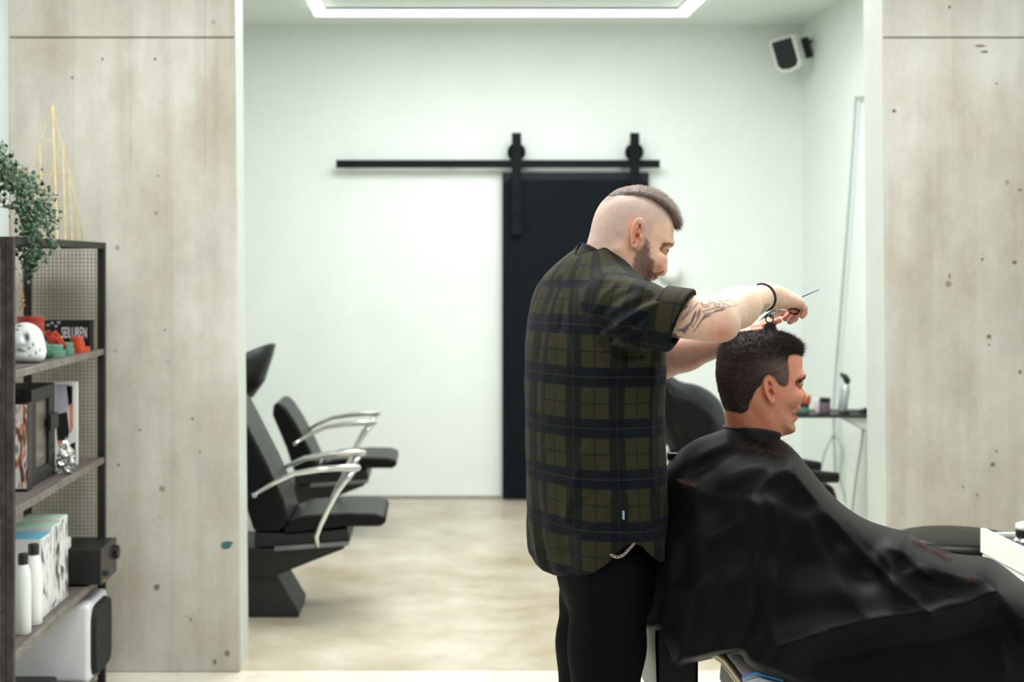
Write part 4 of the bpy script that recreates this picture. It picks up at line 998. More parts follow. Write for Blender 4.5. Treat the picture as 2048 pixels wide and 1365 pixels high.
# trousers ------------------------------------------------------------------------
def b_trousers(p):
    d = smin(ell(p, A(1212, 1130, DB), (.114, .16, .16)), rcone(p, A(1205, 1050, DB - .05), A(1205, 1050, DB + .05), .095, .095), .06)
    for y, xs in ((3.180, (1222, 1214, 1212, 1205)), (3.375, (1196, 1186, 1184, 1180))):
        d = smin(d, chain(p, [A(xs[0], 1140, y), A(xs[1], 1290, y), A(xs[2], 1420, y), A(xs[3], 1840, y)], [.088, .083, .072, .055], .03), .03)
    d = d + .0022 * wav(p * np.array([1, 1, .35]), 60, 31) + .004 * wav(p * np.array([1, 1, 1.6]), 26, 33)
    return smax(d, p[:, 2] - 1.02, .01)
tV, tQ = sdf_mesh(b_trousers, (.17, 3.0, .03), (.62, 3.56, 1.04), .007)
M['jeans'] = mat('black_denim', (5, 7, 8), .8, var=.15, scale=120, spec=.12)
np_obj('trousers', tV, tQ, M['jeans'], barber)['label'] = 'black jeans'
for y, x2 in ((3.165, 1205), (3.385, 1180)):
    def shoe(p, y=y, x2=x2):
        a, b = A(x2, 1890, y), A(x2 + 150, 1900, y); a[2] = .055; b[2] = .04
        return smax(smin(rcone(p, a, b, .052, .042), rcone(p, a, a + [0, 0, .06], .05, .05), .03), .001 - p[:, 2], .006)
    c = A(x2, 1890, y)
    np_obj('shoe', *sdf_mesh(shoe, (c[0] - .1, y - .09, -.01), (c[0] + .25, y + .09, .2), .008), M['vinyl'], barber)

# shirt ---------------------------------------------------------------------------
YAW = math.radians(24)
sv_ = [480, 500, 515, 530, 550, 575, 600, 640, 690, 740, 800, 880, 950, 1010, 1060, 1110, 1150, 1190]
sl = [1166, 1150, 1132, 1116, 1098, 1083, 1074, 1066, 1060, 1058, 1057, 1058, 1059, 1060, 1062, 1067, 1076, 1086]
sr = [1205, 1222, 1238, 1250, 1262, 1272, 1284, 1302, 1315, 1318, 1316, 1318, 1321, 1320, 1317, 1314, 1312, 1310]
sb = [.055, .075, .10, .13, .165, .192, .203, .208, .205, .200, .196, .194, .195, .202, .210, .214, .216, .214]
def shirt_core(p):
    v = CY - (p[:, 2] - EYE) * FPX / DB
    l = (np.interp(v, sv_, sl) - CX) * DB / FPX; r = (np.interp(v, sv_, sr) - CX) * DB / FPX; b = np.interp(v, sv_, sb)
    c, h = (l + r) / 2, (r - l) / 2
    b = np.minimum(b, h * 1.9); a = np.sqrt(np.maximum(h * h - (b * math.sin(YAW)) ** 2, .02 ** 2)) / math.cos(YAW)
    dx, dy = p[:, 0] - c, p[:, 1] - DB
    fx = dx * math.cos(YAW) + dy * math.sin(YAW); fy = -dx * math.sin(YAW) + dy * math.cos(YAW)
    return ((np.abs(fx / a) ** 2.25 + np.abs(fy / b) ** 2.25) ** (1 / 2.25) - 1) * np.minimum(a, b), fx, fy
S0, S1, S2, S3 = A(1230, 613, 3.135), A(1290, 631, 3.045), A(1345, 640, 3.01), A(1388, 645, 2.992)
T0, T1, T2 = A(1222, 612, 3.44), A(1268, 690, 3.52), A(1300, 728, 3.55)
axis_r = (S3 - S1) / np.linalg.norm(S3 - S1)
def cuff_plane(p, c, n): return (p - c) @ n
cut_n = np.array([.845, -.37, -.385]); cut_n /= np.linalg.norm(cut_n)
CUT = A(1352, 648, 2.945)
def crease(p, pts, w, h):
    u, v = pix(p); return h * np.exp(-(line_dist(u, v, pts) / w) ** 2) * (p[:, 1] < DB)
def sleeve_sdf(p):
    d = chain(p, [S0, S1, S2, S3], [.070, .0645, .0575, .0565], .02)
    t = (p - S0) @ axis_r
    w = .0030 * np.sin((t * 1.0 + .45 * (p[:, 2] - S0[2])) * 95 + 1.2 * np.sin(p[:, 2] * 40)) * sstep(t, .02, .08) + .003 * wav(p, 34, 44)
    d = d + w * .8
    for pts, wd, h in [([(1205, 672), (1240, 648), (1285, 618), (1325, 604)], 6, -.011), ([(1222, 690), (1262, 664), (1305, 640), (1322, 622)], 6, -.011), ([(1200, 560), (1250, 560), (1300, 580)], 6, -.004), ([(1205, 655), (1245, 622), (1300, 598)], 6, .006), ([(1215, 682), (1262, 655), (1310, 628)], 5, .006),
                       ([(1280, 688), (1296, 660), (1312, 618)], 5, .007), ([(1196, 640), (1225, 606), (1262, 585)], 7, .006), ([(1240, 690), (1275, 680), (1300, 672)], 5, -.008), ([(1190, 620), (1205, 590), (1235, 566)], 6, -.005)]:
        d = d + crease(p, pts, wd, h)
    d = smax(d, cuff_plane(p, CUT, cut_n), .006)
    return d
def torso_sdf(p):
    q, fx, fy = shirt_core(p); u, v = pix(p)
    hem = np.interp(u, [1060, 1072, 1085, 1110, 1150, 1185, 1215, 1240, 1262, 1285, 1300, 1320], [1110, 1130, 1142, 1152, 1156, 1148, 1128, 1102, 1086, 1094, 1112, 1125])
    w = .0030 * wav(p * np.array([1, 1, .5]), 26, 41) + .0016 * wav(p, 60, 42) + .0035 * np.sin(np.arctan2(fy, fx) * 9 + p[:, 2] * 6) * sstep(v, 950, 1120)
    q = q + w
    for pts, wd, h in [([(1120, 560), (1128, 600), (1122, 660)], 5, .005), ([(1135, 560), (1138, 640), (1150, 720)], 5, -.003), ([(1180, 640), (1192, 690), (1215, 730), (1260, 742)], 9, -.008), ([(1205, 700), (1240, 725), (1290, 720)], 8, -.008),
                       ([(1200, 690), (1240, 780), (1250, 860)], 10, .005), ([(1228, 980), (1200, 1040), (1160, 1080)], 8, -.005), ([(1230, 960), (1190, 990), (1150, 1020)], 8, .004), ([(1170, 900), (1150, 960), (1130, 1040)], 9, -.005), ([(1250, 990), (1255, 1040), (1262, 1085)], 6, -.005),
                       ([(1310, 740), (1300, 850), (1306, 980)], 8, -.005), ([(1100, 620), (1090, 760), (1092, 900)], 10, -.003), ([(1075, 1100), (1120, 1110), (1160, 1105)], 6, .004), ([(1240, 740), (1245, 900), (1242, 1060)], 3.0, .003)]:
        q = q + crease(p, pts, wd, h)
    return smax(q, (v - hem) / (FPX / DB), .006)
def shirt_sdf(p):
    d = smin(torso_sdf(p) * .8, sleeve_sdf(p), .035)
    L_ = smax(chain(p, [T0, T1, T2], [.072, .064, .058], .02) + .003 * wav(p, 34, 46), cuff_plane(p, A(1298, 726, 3.55), (T2 - T1) / np.linalg.norm(T2 - T1)), .005)
    d = smin(d, L_, .014)
    hol = rcone(p, A(1195, 520, DB), A(1215, 470, DB), .052, .060)
    d = smax(d, -hol, .006)
    # hollow of the right cuff
    return smax(d, -smax(rcone(p, S2, S3 + axis_r * .05, .0505, .051), -(cuff_plane(p, CUT, cut_n) + .022), .002), .003)
shV, shQ = sdf_mesh(shirt_sdf, (.17, 2.90, .86), (.66, 3.68, 1.665), .0045)
def plaid_coords(Vx):
    dT = torso_sdf(Vx); dS = sleeve_sdf(Vx)
    _, fx, fy = shirt_core(Vx); th = np.arctan2(fy / 1.35, fx)
    uu = th * .185 + .03; vv = Vx[:, 2] + .006 * wav(Vx, 9, 50)
    yoke = sstep(Vx[:, 2], 1.548, 1.552)
    onS = (dS < dT) | ((Vx - S0) @ axis_r > .02) & (dS < .01)
    t = (Vx - S0) @ axis_r; rad = Vx - S0 - t[:, None] * axis_r
    e2 = np.cross(axis_r, [0, 0, 1.0]); e2 /= np.linalg.norm(e2); e3 = np.cross(e2, axis_r)
    ph = np.arctan2(rad @ e3, rad @ e2)
    turned = sstep(-cuff_plane(Vx, CUT, cut_n), .066, .060)
    uS = t + .043 + .02 * turned; vS = ph * .066 + .03
    uu = np.where(onS, uS, uu + .04 * yoke); vv = np.where(onS, vS, vv + .035 * yoke)
    return np.stack([uu, vv, onS * 1.0], 1), onS
pc, onS = plaid_coords(shV)
def plaid_material():
    m = bpy.data.materials.new('green_navy_plaid_flannel'); m.use_nodes = True; nt = m.node_tree; N, L = nt.nodes, nt.links
    b = N['Principled BSDF']; at_ = N.new('ShaderNodeAttribute'); at_.attribute_name = 'plaid'; sep = N.new('ShaderNodeSeparateXYZ'); L.new(at_.outputs['Vector'], sep.inputs[0])
    def stripe(s, period, off):
        q = N.new('ShaderNodeMath'); q.operation = 'MULTIPLY_ADD'; q.inputs[1].default_value = 1 / period; q.inputs[2].default_value = off + 20; L.new(s, q.inputs[0])
        f = N.new('ShaderNodeMath'); f.operation = 'FRACT'; L.new(q.outputs[0], f.inputs[0])
        def ramp(stops):
            r = N.new('ShaderNodeValToRGB'); r.color_ramp.interpolation = 'LINEAR'; e = r.color_ramp.elements
            while len(e) < len(stops): e.new(.5)
            for k, (p_, c_) in enumerate(stops): e[k].position = p_; e[k].color = (c_, c_, c_, 1)
            L.new(f.outputs[0], r.inputs[0]); return r.outputs[0]
        dark = ramp([(0, 0), (.02, 0), (.035, 1), (.40, 1), (.415, 0), (1, 0)])
        thin = ramp([(0, 0), (.685, 0), (.695, 1), (.72, 1), (.73, 0), (1, 0)])
        tan = ramp([(0, 0), (.205, 0), (.212, 1), (.226, 1), (.233, 0), (1, 0)])
        return dark, thin, tan
    du, tu, nu = stripe(sep.outputs[0], .112, .12); dv, tv, nv = stripe(sep.outputs[1], .112, .10)
    def mixc(fac, a, c):
        x = N.new('ShaderNodeMix'); x.data_type = 'RGBA'; L.new(fac, x.inputs['Factor'])
        for s, k in ((a, 'A'), (c, 'B')):
            if isinstance(s, tuple): x.inputs[k].default_value = (*lin(s), 1)
            else: L.new(s, x.inputs[k])
        return x.outputs['Result']
    def mul(a, k):
        x = N.new('ShaderNodeMath'); x.operation = 'MULTIPLY'; L.new(a, x.inputs[0])
        if isinstance(k, float): x.inputs[1].default_value = k
        else: L.new(k, x.inputs[1])
        return x.outputs[0]
    olive, navy, mid_u, mid_v = (49, 47, 30), (7, 13, 24), (22, 26, 20), (13, 20, 26)
    c = mixc(du, olive, mid_u); cd = mixc(du, mid_v, navy); c = mixc(dv, c, cd)
    c = mixc(mul(tu, .75), c, (20, 26, 34)); c = mixc(mul(tv, .75), c, (20, 26, 34)); c = mixc(mul(nu, .05), c, (150, 124, 104)); c = mixc(mul(nv, .08), c, (150, 124, 104))
    nz = N.new('ShaderNodeTexNoise'); nz.inputs['Scale'].default_value = 420; tc = N.new('ShaderNodeTexCoord'); L.new(tc.outputs['Object'], nz.inputs['Vector'])
    L.new(c, b.inputs['Base Color']); b.inputs['Roughness'].default_value = .85; b.inputs['Specular IOR Level'].default_value = .15; b.inputs['Sheen Weight'].default_value = .03
    bp = N.new('ShaderNodeBump'); bp.inputs['Strength'].default_value = .2; bp.inputs['Distance'].default_value = .002; L.new(nz.outputs['Fac'], bp.inputs['Height']); L.new(bp.outputs[0], b.inputs['Normal'])
    return m
M['plaid'] = plaid_material()
shirt = np_obj('shirt', shV, shQ, M['plaid'], barber, {'plaid': pc}); shirt['label'] = 'olive and navy plaid flannel shirt with rolled sleeves'
# turned-up cuff, collar
def cuff(p):
    c0 = CUT - cut_n * .004; t = cuff_plane(p, c0, cut_n)
    rad = chain(p, [S1, S2, S3, S3 + axis_r * .05], [.0650, .0580, .0570, .0570], .02)
    band = np.maximum(t, -.058 - t)
    return smax(np.abs(rad - .0030 + .0012 * wav(p, 60, 61)) - .0042, band, .004)
cV2, cQ2 = sdf_mesh(cuff, CUT - np.array([.16, .12, .13]), CUT + np.array([.08, .12, .12]), .003)
np_obj('cuff', cV2, cQ2, M['plaid'], shirt, {'plaid': plaid_coords(cV2)[0] + np.array([.05, .02, 0])})
def collar(p):
    base = barber_head.core(p); u, v = barber_head.uv(p)
    top = np.interp(u, [1160, 1172, 1200, 1222, 1238, 1252], [486, 488, 505, 530, 552, 575]); bot = np.interp(u, [1140, 1160, 1185, 1210, 1240], [512, 516, 535, 560, 590])
    off = .006 + .010 * np.clip((v - top) / 30, 0, 1)
    return smax(np.abs(base - off) - .0030, np.maximum(top - v, v - bot) / barber_head.s, .003)
oV, oQ = sdf_mesh(collar, barber_head.pt(1130, 610, .12), barber_head.pt(1265, 478, -.12), .0026)
ou, ov = barber_head.uv(oV)
np_obj('collar', oV, oQ, M['plaid'], shirt, {'plaid': np.stack([ou * .00115 * .8 + ov * .0009 + .02, ov * .00115 - ou * .0007 + .055, ou * 0], 1)})
tagp = at(1246, 1030, 3.075)
MB().box((tagp[0] - .002, 3.064, tagp[2] - .009), (tagp[0] + .002, 3.075, tagp[2] + .009)).build('side_label', mat('blue_white_label', (150, 178, 196), .6), shirt)

# bracelet of dark beads, wallet chain ------------------------------------------------
bd = (R_WR - R_MID) / np.linalg.norm(R_WR - R_MID); bc = R_MID + (R_WR - R_MID) * .90
e1 = np.cross(bd, [0, 0, 1.0]); e1 /= np.linalg.norm(e1); e2 = np.cross(e1, bd)
def ring_r(a):
    lo_, hi_ = .01, .06
    dd = math.cos(a) * e1 + math.sin(a) * e2
    for _ in range(24):
        m_ = (lo_ + hi_) / 2
        if right_arm((bc + dd * m_)[None])[0] < 0: lo_ = m_
        else: hi_ = m_
    return bc + dd * (hi_ + .0016), dd
mbd = MB(); white = MB(); nb_ = 40
for k in range(nb_):
    a = 2 * math.pi * k / nb_; c, dd = ring_r(a)
    pr_ = [(0.0005, -.0030), (.0021, -.0024), (.0031, -.0008), (.0031, .0008), (.0021, .0024), (.0005, .0030)]
    (white if abs(math.degrees(a) - 116) < 6 else mbd).lathe(pr_, tuple(c), 10, 'y')
br = mbd.build('bracelet', mat('black_beads', (20, 17, 22), .35, var=.1), barber, smooth=True); br['label'] = 'bracelet of dark beads'
if white.v: white.build('white_bead', M['gloss_white'], br, smooth=True)
ch = MB(); P = [(1222, 1110), (1232, 1115), (1243, 1113), (1252, 1106), (1259, 1098), (1266, 1090), (1269, 1084)]
Pp = smooth_path([at(a, b, 3.072 + .0 * i) for i, (a, b) in enumerate(P)], 3)
for i in range(0, len(Pp) - 1):
    a, b = Pp[i], Pp[i + 1]; d_ = (b - a); d_ /= np.linalg.norm(d_); s_ = np.cross(d_, [0, 1, 0]) if i % 2 else np.array([0, 1.0, 0]); cc = (a + b) / 2
    ch.tube([cc + .0056 * math.cos(t) * d_ + .0030 * math.sin(t) * s_ for t in np.linspace(0, 6.283, 9)], .0009, 5, False)
ch.build('wallet_chain', mat('silver_chain', (206, 190, 184), .25, metal=1), barber, smooth=True)

# scissors and comb in the hands -------------------------------------------------------
sc_root = thing('scissors', 'silver hairdressing scissors held in the barber\'s right hand', 'scissors', at(1547, 620, 3.20))
def ringmb(c, r, t, nrm):
    nrm = np.array(nrm, float); nrm /= np.linalg.norm(nrm); a = np.cross(nrm, [0, 0, 1.0]); a /= np.linalg.norm(a); b = np.cross(nrm, a)
    return MB().tube([c + r * (math.cos(k) * a + math.sin(k) * b) for k in np.linspace(0, 6.283, 21)], t, 8, False)
pv_ = at(1549, 619, 3.198); M['scissor_steel'] = mat('polished_steel', (216, 220, 224), .16, metal=1)
r1 = at(1588, 623, 3.238); r2 = at(1539, 639, 3.205)
h1 = MB().tube([pv_, at(1560, 618.5, 3.205), at(1570, 619, 3.215), at(1578, 622, 3.225)], [.0042, .0045, .0036, .0028], 8).build('handle', M['scissor_steel'], sc_root, smooth=True)
ringmb(r1, .0108, .0020, (.25, .55, .8)).build('finger_ring', mat('dark_steel_ring', (70, 72, 78), .25, metal=1), h1, smooth=True)
MB().tube([r1 + [.011, 0, .002], r1 + [.018, 0, .003], r1 + [.022, 0, .001]], [.002, .0022, .002], 8).build('tang', M['scissor_steel'], h1, smooth=True)
h2 = MB().tube([pv_, at(1546, 625, 3.199), at(1539, 632, 3.202)], [.0045, .0042, .0030], 8).build('handle', M['scissor_steel'], sc_root, smooth=True)
ringmb(r2, .0085, .0016, (.3, .9, .2)).build('finger_ring', mat('dark_steel_ring2', (70, 72, 78), .25, metal=1), h2, smooth=True)
MB().lathe([(.0045, -.004), (.0055, -.003), (.0055, .003), (.0045, .004)], tuple(pv_), 14, 'y').build('pivot_screw', M['scissor_steel'], sc_root)
for k, tip in enumerate((at(1517, 644, 3.285), at(1522, 640, 3.285))):
    mid_ = pv_ * .55 + tip * .45
    MB().tube([pv_, mid_, tip], [.0042, .0036, .0008], 8, flat=(1, .45)).build('blade', M['scissor_steel'], sc_root)
cm = thing('comb', 'grey rat-tail comb poking out of the barber\'s right hand', 'comb', at(1600, 595, 3.29))
ta, tb = at(1586, 600.5, 3.268), at(1637.5, 579.5, 3.33)
MB().tube([ta, ta * .5 + tb * .5, tb], [.0042, .0036, .0022], 8, flat=(1, .7)).build('tail', mat('grey_blue_comb', (120, 130, 152), .4), cm, smooth=True)
sp_ = at(1562, 610, 3.24)
mbc = MB().tube([sp_, ta], [.0035, .0042], 8)
cmb = mbc.build('spine', mat('grey_blue_comb2', (104, 112, 132), .4), cm)
# ================================================================== steel shelving unit on the left
SX1, SX0, SY0, SY1 = -1.26, -1.57, 4.25, 5.45
TOPZ = 1.685; LV = (1.279, .865, .427, .085)
rack = thing('shelving_unit', 'dark steel shelving unit with wire mesh ends beside the concrete pillar', 'shelf', (SX0, SY0, 0))
for x0, x1, y0, y1 in ((SX1 - .022, SX1, SY0, SY0 + .022), (SX1 - .042, SX1 - .023, SY0 + .003, SY0 + .022), (SX0, SX0 + .03, SY0, SY0 + .03)):
    MB().box((x0, y0, 0), (x1, y1, TOPZ)).build('post', M['rust_steel'], rack, bevel=.002)
for x0, x1 in ((SX1 - .028, SX1), (SX0, SX0 + .026)):
    MB().box((x0, SY1 - .028, 0), (x1, SY1, TOPZ)).build('post', M['dark_steel'], rack, bevel=.002)
for y0, y1, m in ((SY0, SY0 + .025, 'rust_steel'), (SY1 - .025, SY1, 'dark_steel')):
    for z in (TOPZ - .012, ) + tuple(l - .016 for l in LV):
        MB().box((SX0 + .03, y0, z - .012), (SX1 - .045 if y0 == SY0 else SX1 - .028, y1, z + .012)).build('cross_bar', M[m], rack)
MB().box((SX1 - .025, SY0 + .022, TOPZ - .024), (SX1, SY1 - .028, TOPZ)).build('top_rail', M['dark_steel'], rack, bevel=.002)
MB().box((SX0, SY0 + .03, TOPZ - .024), (SX0 + .025, SY1 - .028, TOPZ)).build('top_rail', M['dark_steel'], rack, bevel=.002)
MB().box((SX0 + .025, SY0 + .025, TOPZ - .018), (SX1 - .025, SY1 - .028, TOPZ - .001)).build('top_board', M['dark_steel'], rack)
for z in LV:
    b = MB().box((SX0 + .005, SY0 + .026, z - .018), (SX1 - .018, SY1 - .03, z)).build('shelf_board', M['board'], rack)
    MB().box((SX1 - .018, SY0 + .023, z - .022), (SX1 - .001, SY1 - .029, z + .001)).build('edge_strip', mat('pale_worn_steel', (122, 114, 108), .45, metal=.3, var=.15, scale=25), b, bevel=.003)
def wire_panel(y, m):
    mb = MB(); p = .0148; t = .0012
    x = SX0 + .035
    while x < SX1 - .03: mb.box((x - t, y - t, .03), (x + t, y + t, TOPZ - .03)); x += p
    z = .04
    while z < TOPZ - .03: mb.box((SX0 + .03, y + t, z - t), (SX1 - .03, y + 3 * t, z + t)); z += p
    o = mb.build('wire_mesh', m, rack); o['kind'] = 'stuff'
wire_panel(SY0 + .012, mat('dark_wire', (70, 66, 64), .5, metal=.4)); wire_panel(SY1 - .014, M['wire'])

def carton(name, x0, x1, y0, y1, z0, z1, body, label, cat, top=None, face=None, bevel=.002, group=None):
    t = thing(name, label, cat, ((x0 + x1) / 2, (y0 + y1) / 2, z0), group)
    MB().box((x0, y0, z0), (x1, y1, z1)).build('box_body', body, t, bevel=bevel)
    if top: MB().box((x0 + .001, y0 + .001, z1), (x1 - .001, y1 - .001, z1 + .0012)).build('lid', top, t)
    if face: MB().box((x1, y0 + .004, z0 + .004), (x1 + .001, y1 - .004, z1 - .004)).build('printed_face', face, t)
    return t
def print_mat(name, cols, scale, stretch=(1, 1, 1), seed=0.0):
    """abstract photographic print: a few flat tones in soft patches"""
    m = bpy.data.materials.new(name); m.use_nodes = True; nt = m.node_tree; N, L = nt.nodes, nt.links; b = N['Principled BSDF']
    tc = N.new('ShaderNodeTexCoord'); mp = N.new('ShaderNodeMapping'); mp.inputs['Scale'].default_value = stretch; mp.inputs['Location'].default_value = (seed, seed * .7, seed * .3)
    nz = N.new('ShaderNodeTexNoise'); nz.inputs['Scale'].default_value = scale; nz.inputs['Detail'].default_value = 1.5; nz.inputs['Distortion'].default_value = 1.2
    L.new(tc.outputs['Object'], mp.inputs[0]); L.new(mp.outputs[0], nz.inputs['Vector'])
    r = N.new('ShaderNodeValToRGB'); e = r.color_ramp.elements
    while len(e) < len(cols): e.new(.5)
    for i, c in enumerate(cols): e[i].position = .30 + .42 * i / max(1, len(cols) - 1); e[i].color = (*lin(c), 1)
    L.new(nz.outputs['Fac'], r.inputs[0]); L.new(r.outputs[0], b.inputs['Base Color']); b.inputs['Roughness'].default_value = .35; return m
white_card = mat('white_card', (226, 228, 224), .45, var=.03)
bw = [print_mat('grey_photo_print', [(40, 40, 44), (120, 122, 126), (214, 218, 216), (228, 230, 228), (160, 164, 166)], 15, (1, 1.4, .8), s) for s in (0, 3.1, 7.7)]
# --- bottom and third shelf
carton('storage_box', -1.56 + .04, -1.33, 4.72, 5.02, LV[3], .150, M['plastic'], 'low black box on the bottom shelf in front of the white loudspeaker', 'box', bevel=.012)
spk = thing('loudspeaker', 'white loudspeaker with a rounded black grille on the bottom shelf', 'speaker', (-1.4, 5.27, LV[3]))
MB().box((-1.535, 5.13, LV[3]), (-1.245, 5.415, .372)).build('cabinet', mat('white_lacquer', (216, 218, 222), .3, var=.02), spk, bevel=.022, seg=4)
g = MB(); poly = [(5.13 + .1425 + .128 * (abs(math.cos(a)) ** .35) * math.copysign(1, math.cos(a)), (LV[3] + .372) / 2 + .128 * (abs(math.sin(a)) ** .35) * math.copysign(1, math.sin(a))) for a in np.linspace(0, 2 * math.pi, 40, endpoint=False)]
n = len(poly); g.add([(-1.246, y, z) for y, z in poly] + [(-1.226, 5.2725 + (y - 5.2725) * .95, .2285 + (z - .2285) * .95) for y, z in poly], [tuple(range(n)), tuple(range(2 * n - 1, n - 1, -1))] + [(i, (i + 1) % n, n + (i + 1) % n, n + i) for i in range(n)])
g.build('grille', mat('black_grille_cloth', (14, 22, 22), .8, var=.1, scale=300), spk)
amp = thing('amplifier', 'black amplifier with front knobs on the third shelf above the loudspeaker', 'amplifier', (-1.37, 5.29, LV[2]))
MB().box((-1.525, 5.17, LV[2] + .008), (-1.222, 5.412, .562)).build('case', mat('black_amp_case', (18, 19, 19), .5, var=.06), amp, bevel=.004)
MB().box((-1.222, 5.168, LV[2] + .006), (-1.212, 5.414, .564)).build('front_panel', mat('grey_black_panel', (44, 41, 38), .35, var=.05), amp, bevel=.003)
for x in (-1.49, -1.27):
    for y in (5.20, 5.38): MB().lathe([(.012, LV[2]), (.012, LV[2] + .009)], (x, y, 0), 12).build('foot', M['plastic'], amp)
MB().lathe([(.026, -1.212), (.026, -1.196), (.024, -1.194)], (0, 5.372, .515), 20, 'x').build('volume_knob', M['plastic'], amp)
for y, z, r in ((5.24, .462, .008), (5.29, .462, .006), (5.21, .47, .010)):
    MB().lathe([(r, -1.212), (r, -1.203)], (0, y, z), 12, 'x').build('small_knob', M['plastic'] if r > .007 else M['grey_metal'], amp)
MB().box((-1.2125, 5.205, .438), (-1.2105, 5.222, .446)).build('indicator', mat('amber_indicator', (196, 120, 50), .4), amp)
for x, y in ((-1.50, 5.19),):
    pass
for k in range(9): MB().box((-1.50, 5.20 + k * .022, .562), (-1.30, 5.208 + k * .022, .5626)).build('vent_slot', M['plastic'], amp)
carton('small_box', -1.375, -1.335, 5.18, 5.22, .563, .602, white_card, 'little white box on top of the black amplifier', 'box', bevel=.003)
carton('product_box', -1.44, -1.30, 4.69, 4.815, LV[2], .694, white_card, 'white carton with a blue top and grey photo print, third shelf', 'box', mat('blue_top', (104, 176, 204), .45), bw[0])
carton('product_box', -1.44, -1.30, 4.825, 4.925, LV[2], .708, white_card, 'white carton with a pale green top beside the blue-topped carton', 'box', mat('pale_green_top', (178, 214, 190), .45), bw[1])
carton('product_box', -1.44, -1.30, 4.935, 5.035, LV[2], .716, white_card, 'white carton with a mint top next to the black amplifier', 'box', mat('mint_top', (196, 222, 204), .45), bw[2])
def bottle(px, py, r, h, capm, bodym, label, name='bottle', z=LV[2], tilt=0):
    s = (py - CY) / (EYE - z); Y = FPX / s; x = (px - CX) / s
    t = thing(name, label, 'bottle', (x, Y, z), 'bottles on the third shelf')
    local(MB().lathe([(r * .92, 0), (r, .004), (r, h * .62), (r * .93, h * .74), (r * .72, h * .83), (r * .6, h * .86), (r * .6, h * .87)], n=24).build('body', bodym, t, smooth=True))
    local(MB().lathe([(r * .62, h * .865), (r * .62, h * .985), (r * .56, h)], n=20).build('cap', capm, t, bevel=.001))
    return t
cap = mat('black_brown_cap', (34, 30, 32), .4)
bottle(67, 1249, .0285, .262, cap, mat('white_bottle', (232, 236, 234), .35, var=.01), 'white bottle with black cap beside the blue-topped carton, third shelf')
bottle(46, 1268, .026, .255, cap, mat('white_bottle_b', (224, 230, 226), .35, var=.01), 'white bottle with black cap nearest the shelf post, third shelf')
bottle(4, 1290, .030, .24, cap, mat('pinkish_bottle', (214, 204, 206), .35, var=.03), 'pinkish bottle with black cap behind the near wire mesh, third shelf')
# --- second shelf
cab = thing('display_box', 'black framed box with a pale side pane on the second shelf', 'display box', (-1.43, 4.83, LV[1]))
x0, x1, y0, y1, z0, z1 = -1.53, -1.33, 4.69, 4.98, LV[1], 1.187
MB().box((x0, y0, z0), (x1 - .02, y1, z1)).build('body', M['plastic'], cab, bevel=.004)
for a, b in (((x1 - .02, y0, z1 - .045), (x1, y1, z1)), ((x1 - .02, y0, z0), (x1, y1, z0 + .05)), ((x1 - .02, y0, z0 + .05), (x1, y0 + .055, z1 - .045)), ((x1 - .02, y1 - .075, z0 + .05), (x1, y1, z1 - .045))):
    MB().box(a, b).build('frame', mat('charcoal_frame', (22, 26, 26), .5, var=.05), cab, bevel=.003)
MB().box((x1 - .021, y0 + .055, z0 + .05), (x1 - .012, y1 - .075, z1 - .045)).build('pane', mat('dull_beige_pane', (104, 97, 86), .3, var=.03), cab)
MB().box((x1, y1 - .105, 1.03), (x1 + .014, y1 - .005, 1.085)).build('latch', M['plastic'], cab, bevel=.003)
def figure_print(name, cx, z0, z1, w):
    """box with a printed studio photograph: grey ground, dark shape, warm skin tones"""
    pass
sk = mat('print_skin', (196, 132, 104), .4, var=.12, scale=40); dk = mat('print_dark', (30, 27, 28), .4, var=.1); gy = mat('print_grey_lilac', (172, 168, 182), .4, var=.06); wt = mat('print_white', (226, 226, 224), .4, var=.02)
c1 = carton('product_box', -1.400, -1.318, 4.60, 4.655, LV[1], 1.152, dk, 'narrow box with a photo print standing before the black framed box', 'box', bevel=.001)
MB().box((-1.398, 4.5985, .875), (-1.320, 4.600, 1.148)).build('print', print_mat('people_photo_print', [(34, 30, 34), (178, 172, 186), (232, 230, 230), (206, 142, 112), (40, 34, 36), (150, 146, 152)], 11, (3.2, 1, .9), 2.0), c1)
c2 = carton('product_box', -1.400, -1.313, 5.22, 5.236, LV[1], 1.170, wt, 'tall white box with a photo of dark figures, behind the silver foil', 'box', bevel=.001)
for pts, m, nm in (([(-1.39, 1.16), (-1.338, 1.163), (-1.342, 1.09), (-1.35, 1.06), (-1.39, 1.05)], gy, 'print_ground'), ([(-1.392, 1.05), (-1.35, 1.06), (-1.342, .985), (-1.35, .955), (-1.385, .955)], dk, 'print_trousers'), ([(-1.352, 1.155), (-1.330, 1.155), (-1.330, 1.09), (-1.345, 1.085)], dk, 'print_jacket'), ([(-1.343, 1.09), (-1.328, 1.09), (-1.328, 1.0), (-1.338, .98), (-1.340, 1.03)], sk, 'print_arm'), ([(-1.385, .955), (-1.35, .955), (-1.345, .93), (-1.375, .925)], sk, 'print_hands'), ([(-1.36, .93), (-1.32, .95), (-1.32, .87), (-1.37, .87)], dk, 'print_floor')):
    MB().prism(pts, 5.2185, 5.2198).build(nm, m, c2)
foil = MB(); r_ = np.random.default_rng(5); V_ = []; F_ = []
nr, nk = 18, 22
for i in range(nr):
    t = i / (nr - 1); rad = .034 * math.sin(math.pi * min(1, .18 + t * .82)) ** .8 * (1.15 - .55 * t)
    for k in range(nk):
        a = 6.283 * (k + .5 * (i % 2)) / nk; q = rad * r_.uniform(.62, 1.22); V_.append((-1.298 + q * math.cos(a), 5.0 + q * math.sin(a), LV[1] + .002 + t * .125 + (r_.uniform(-.006, .006) if i else 0)))
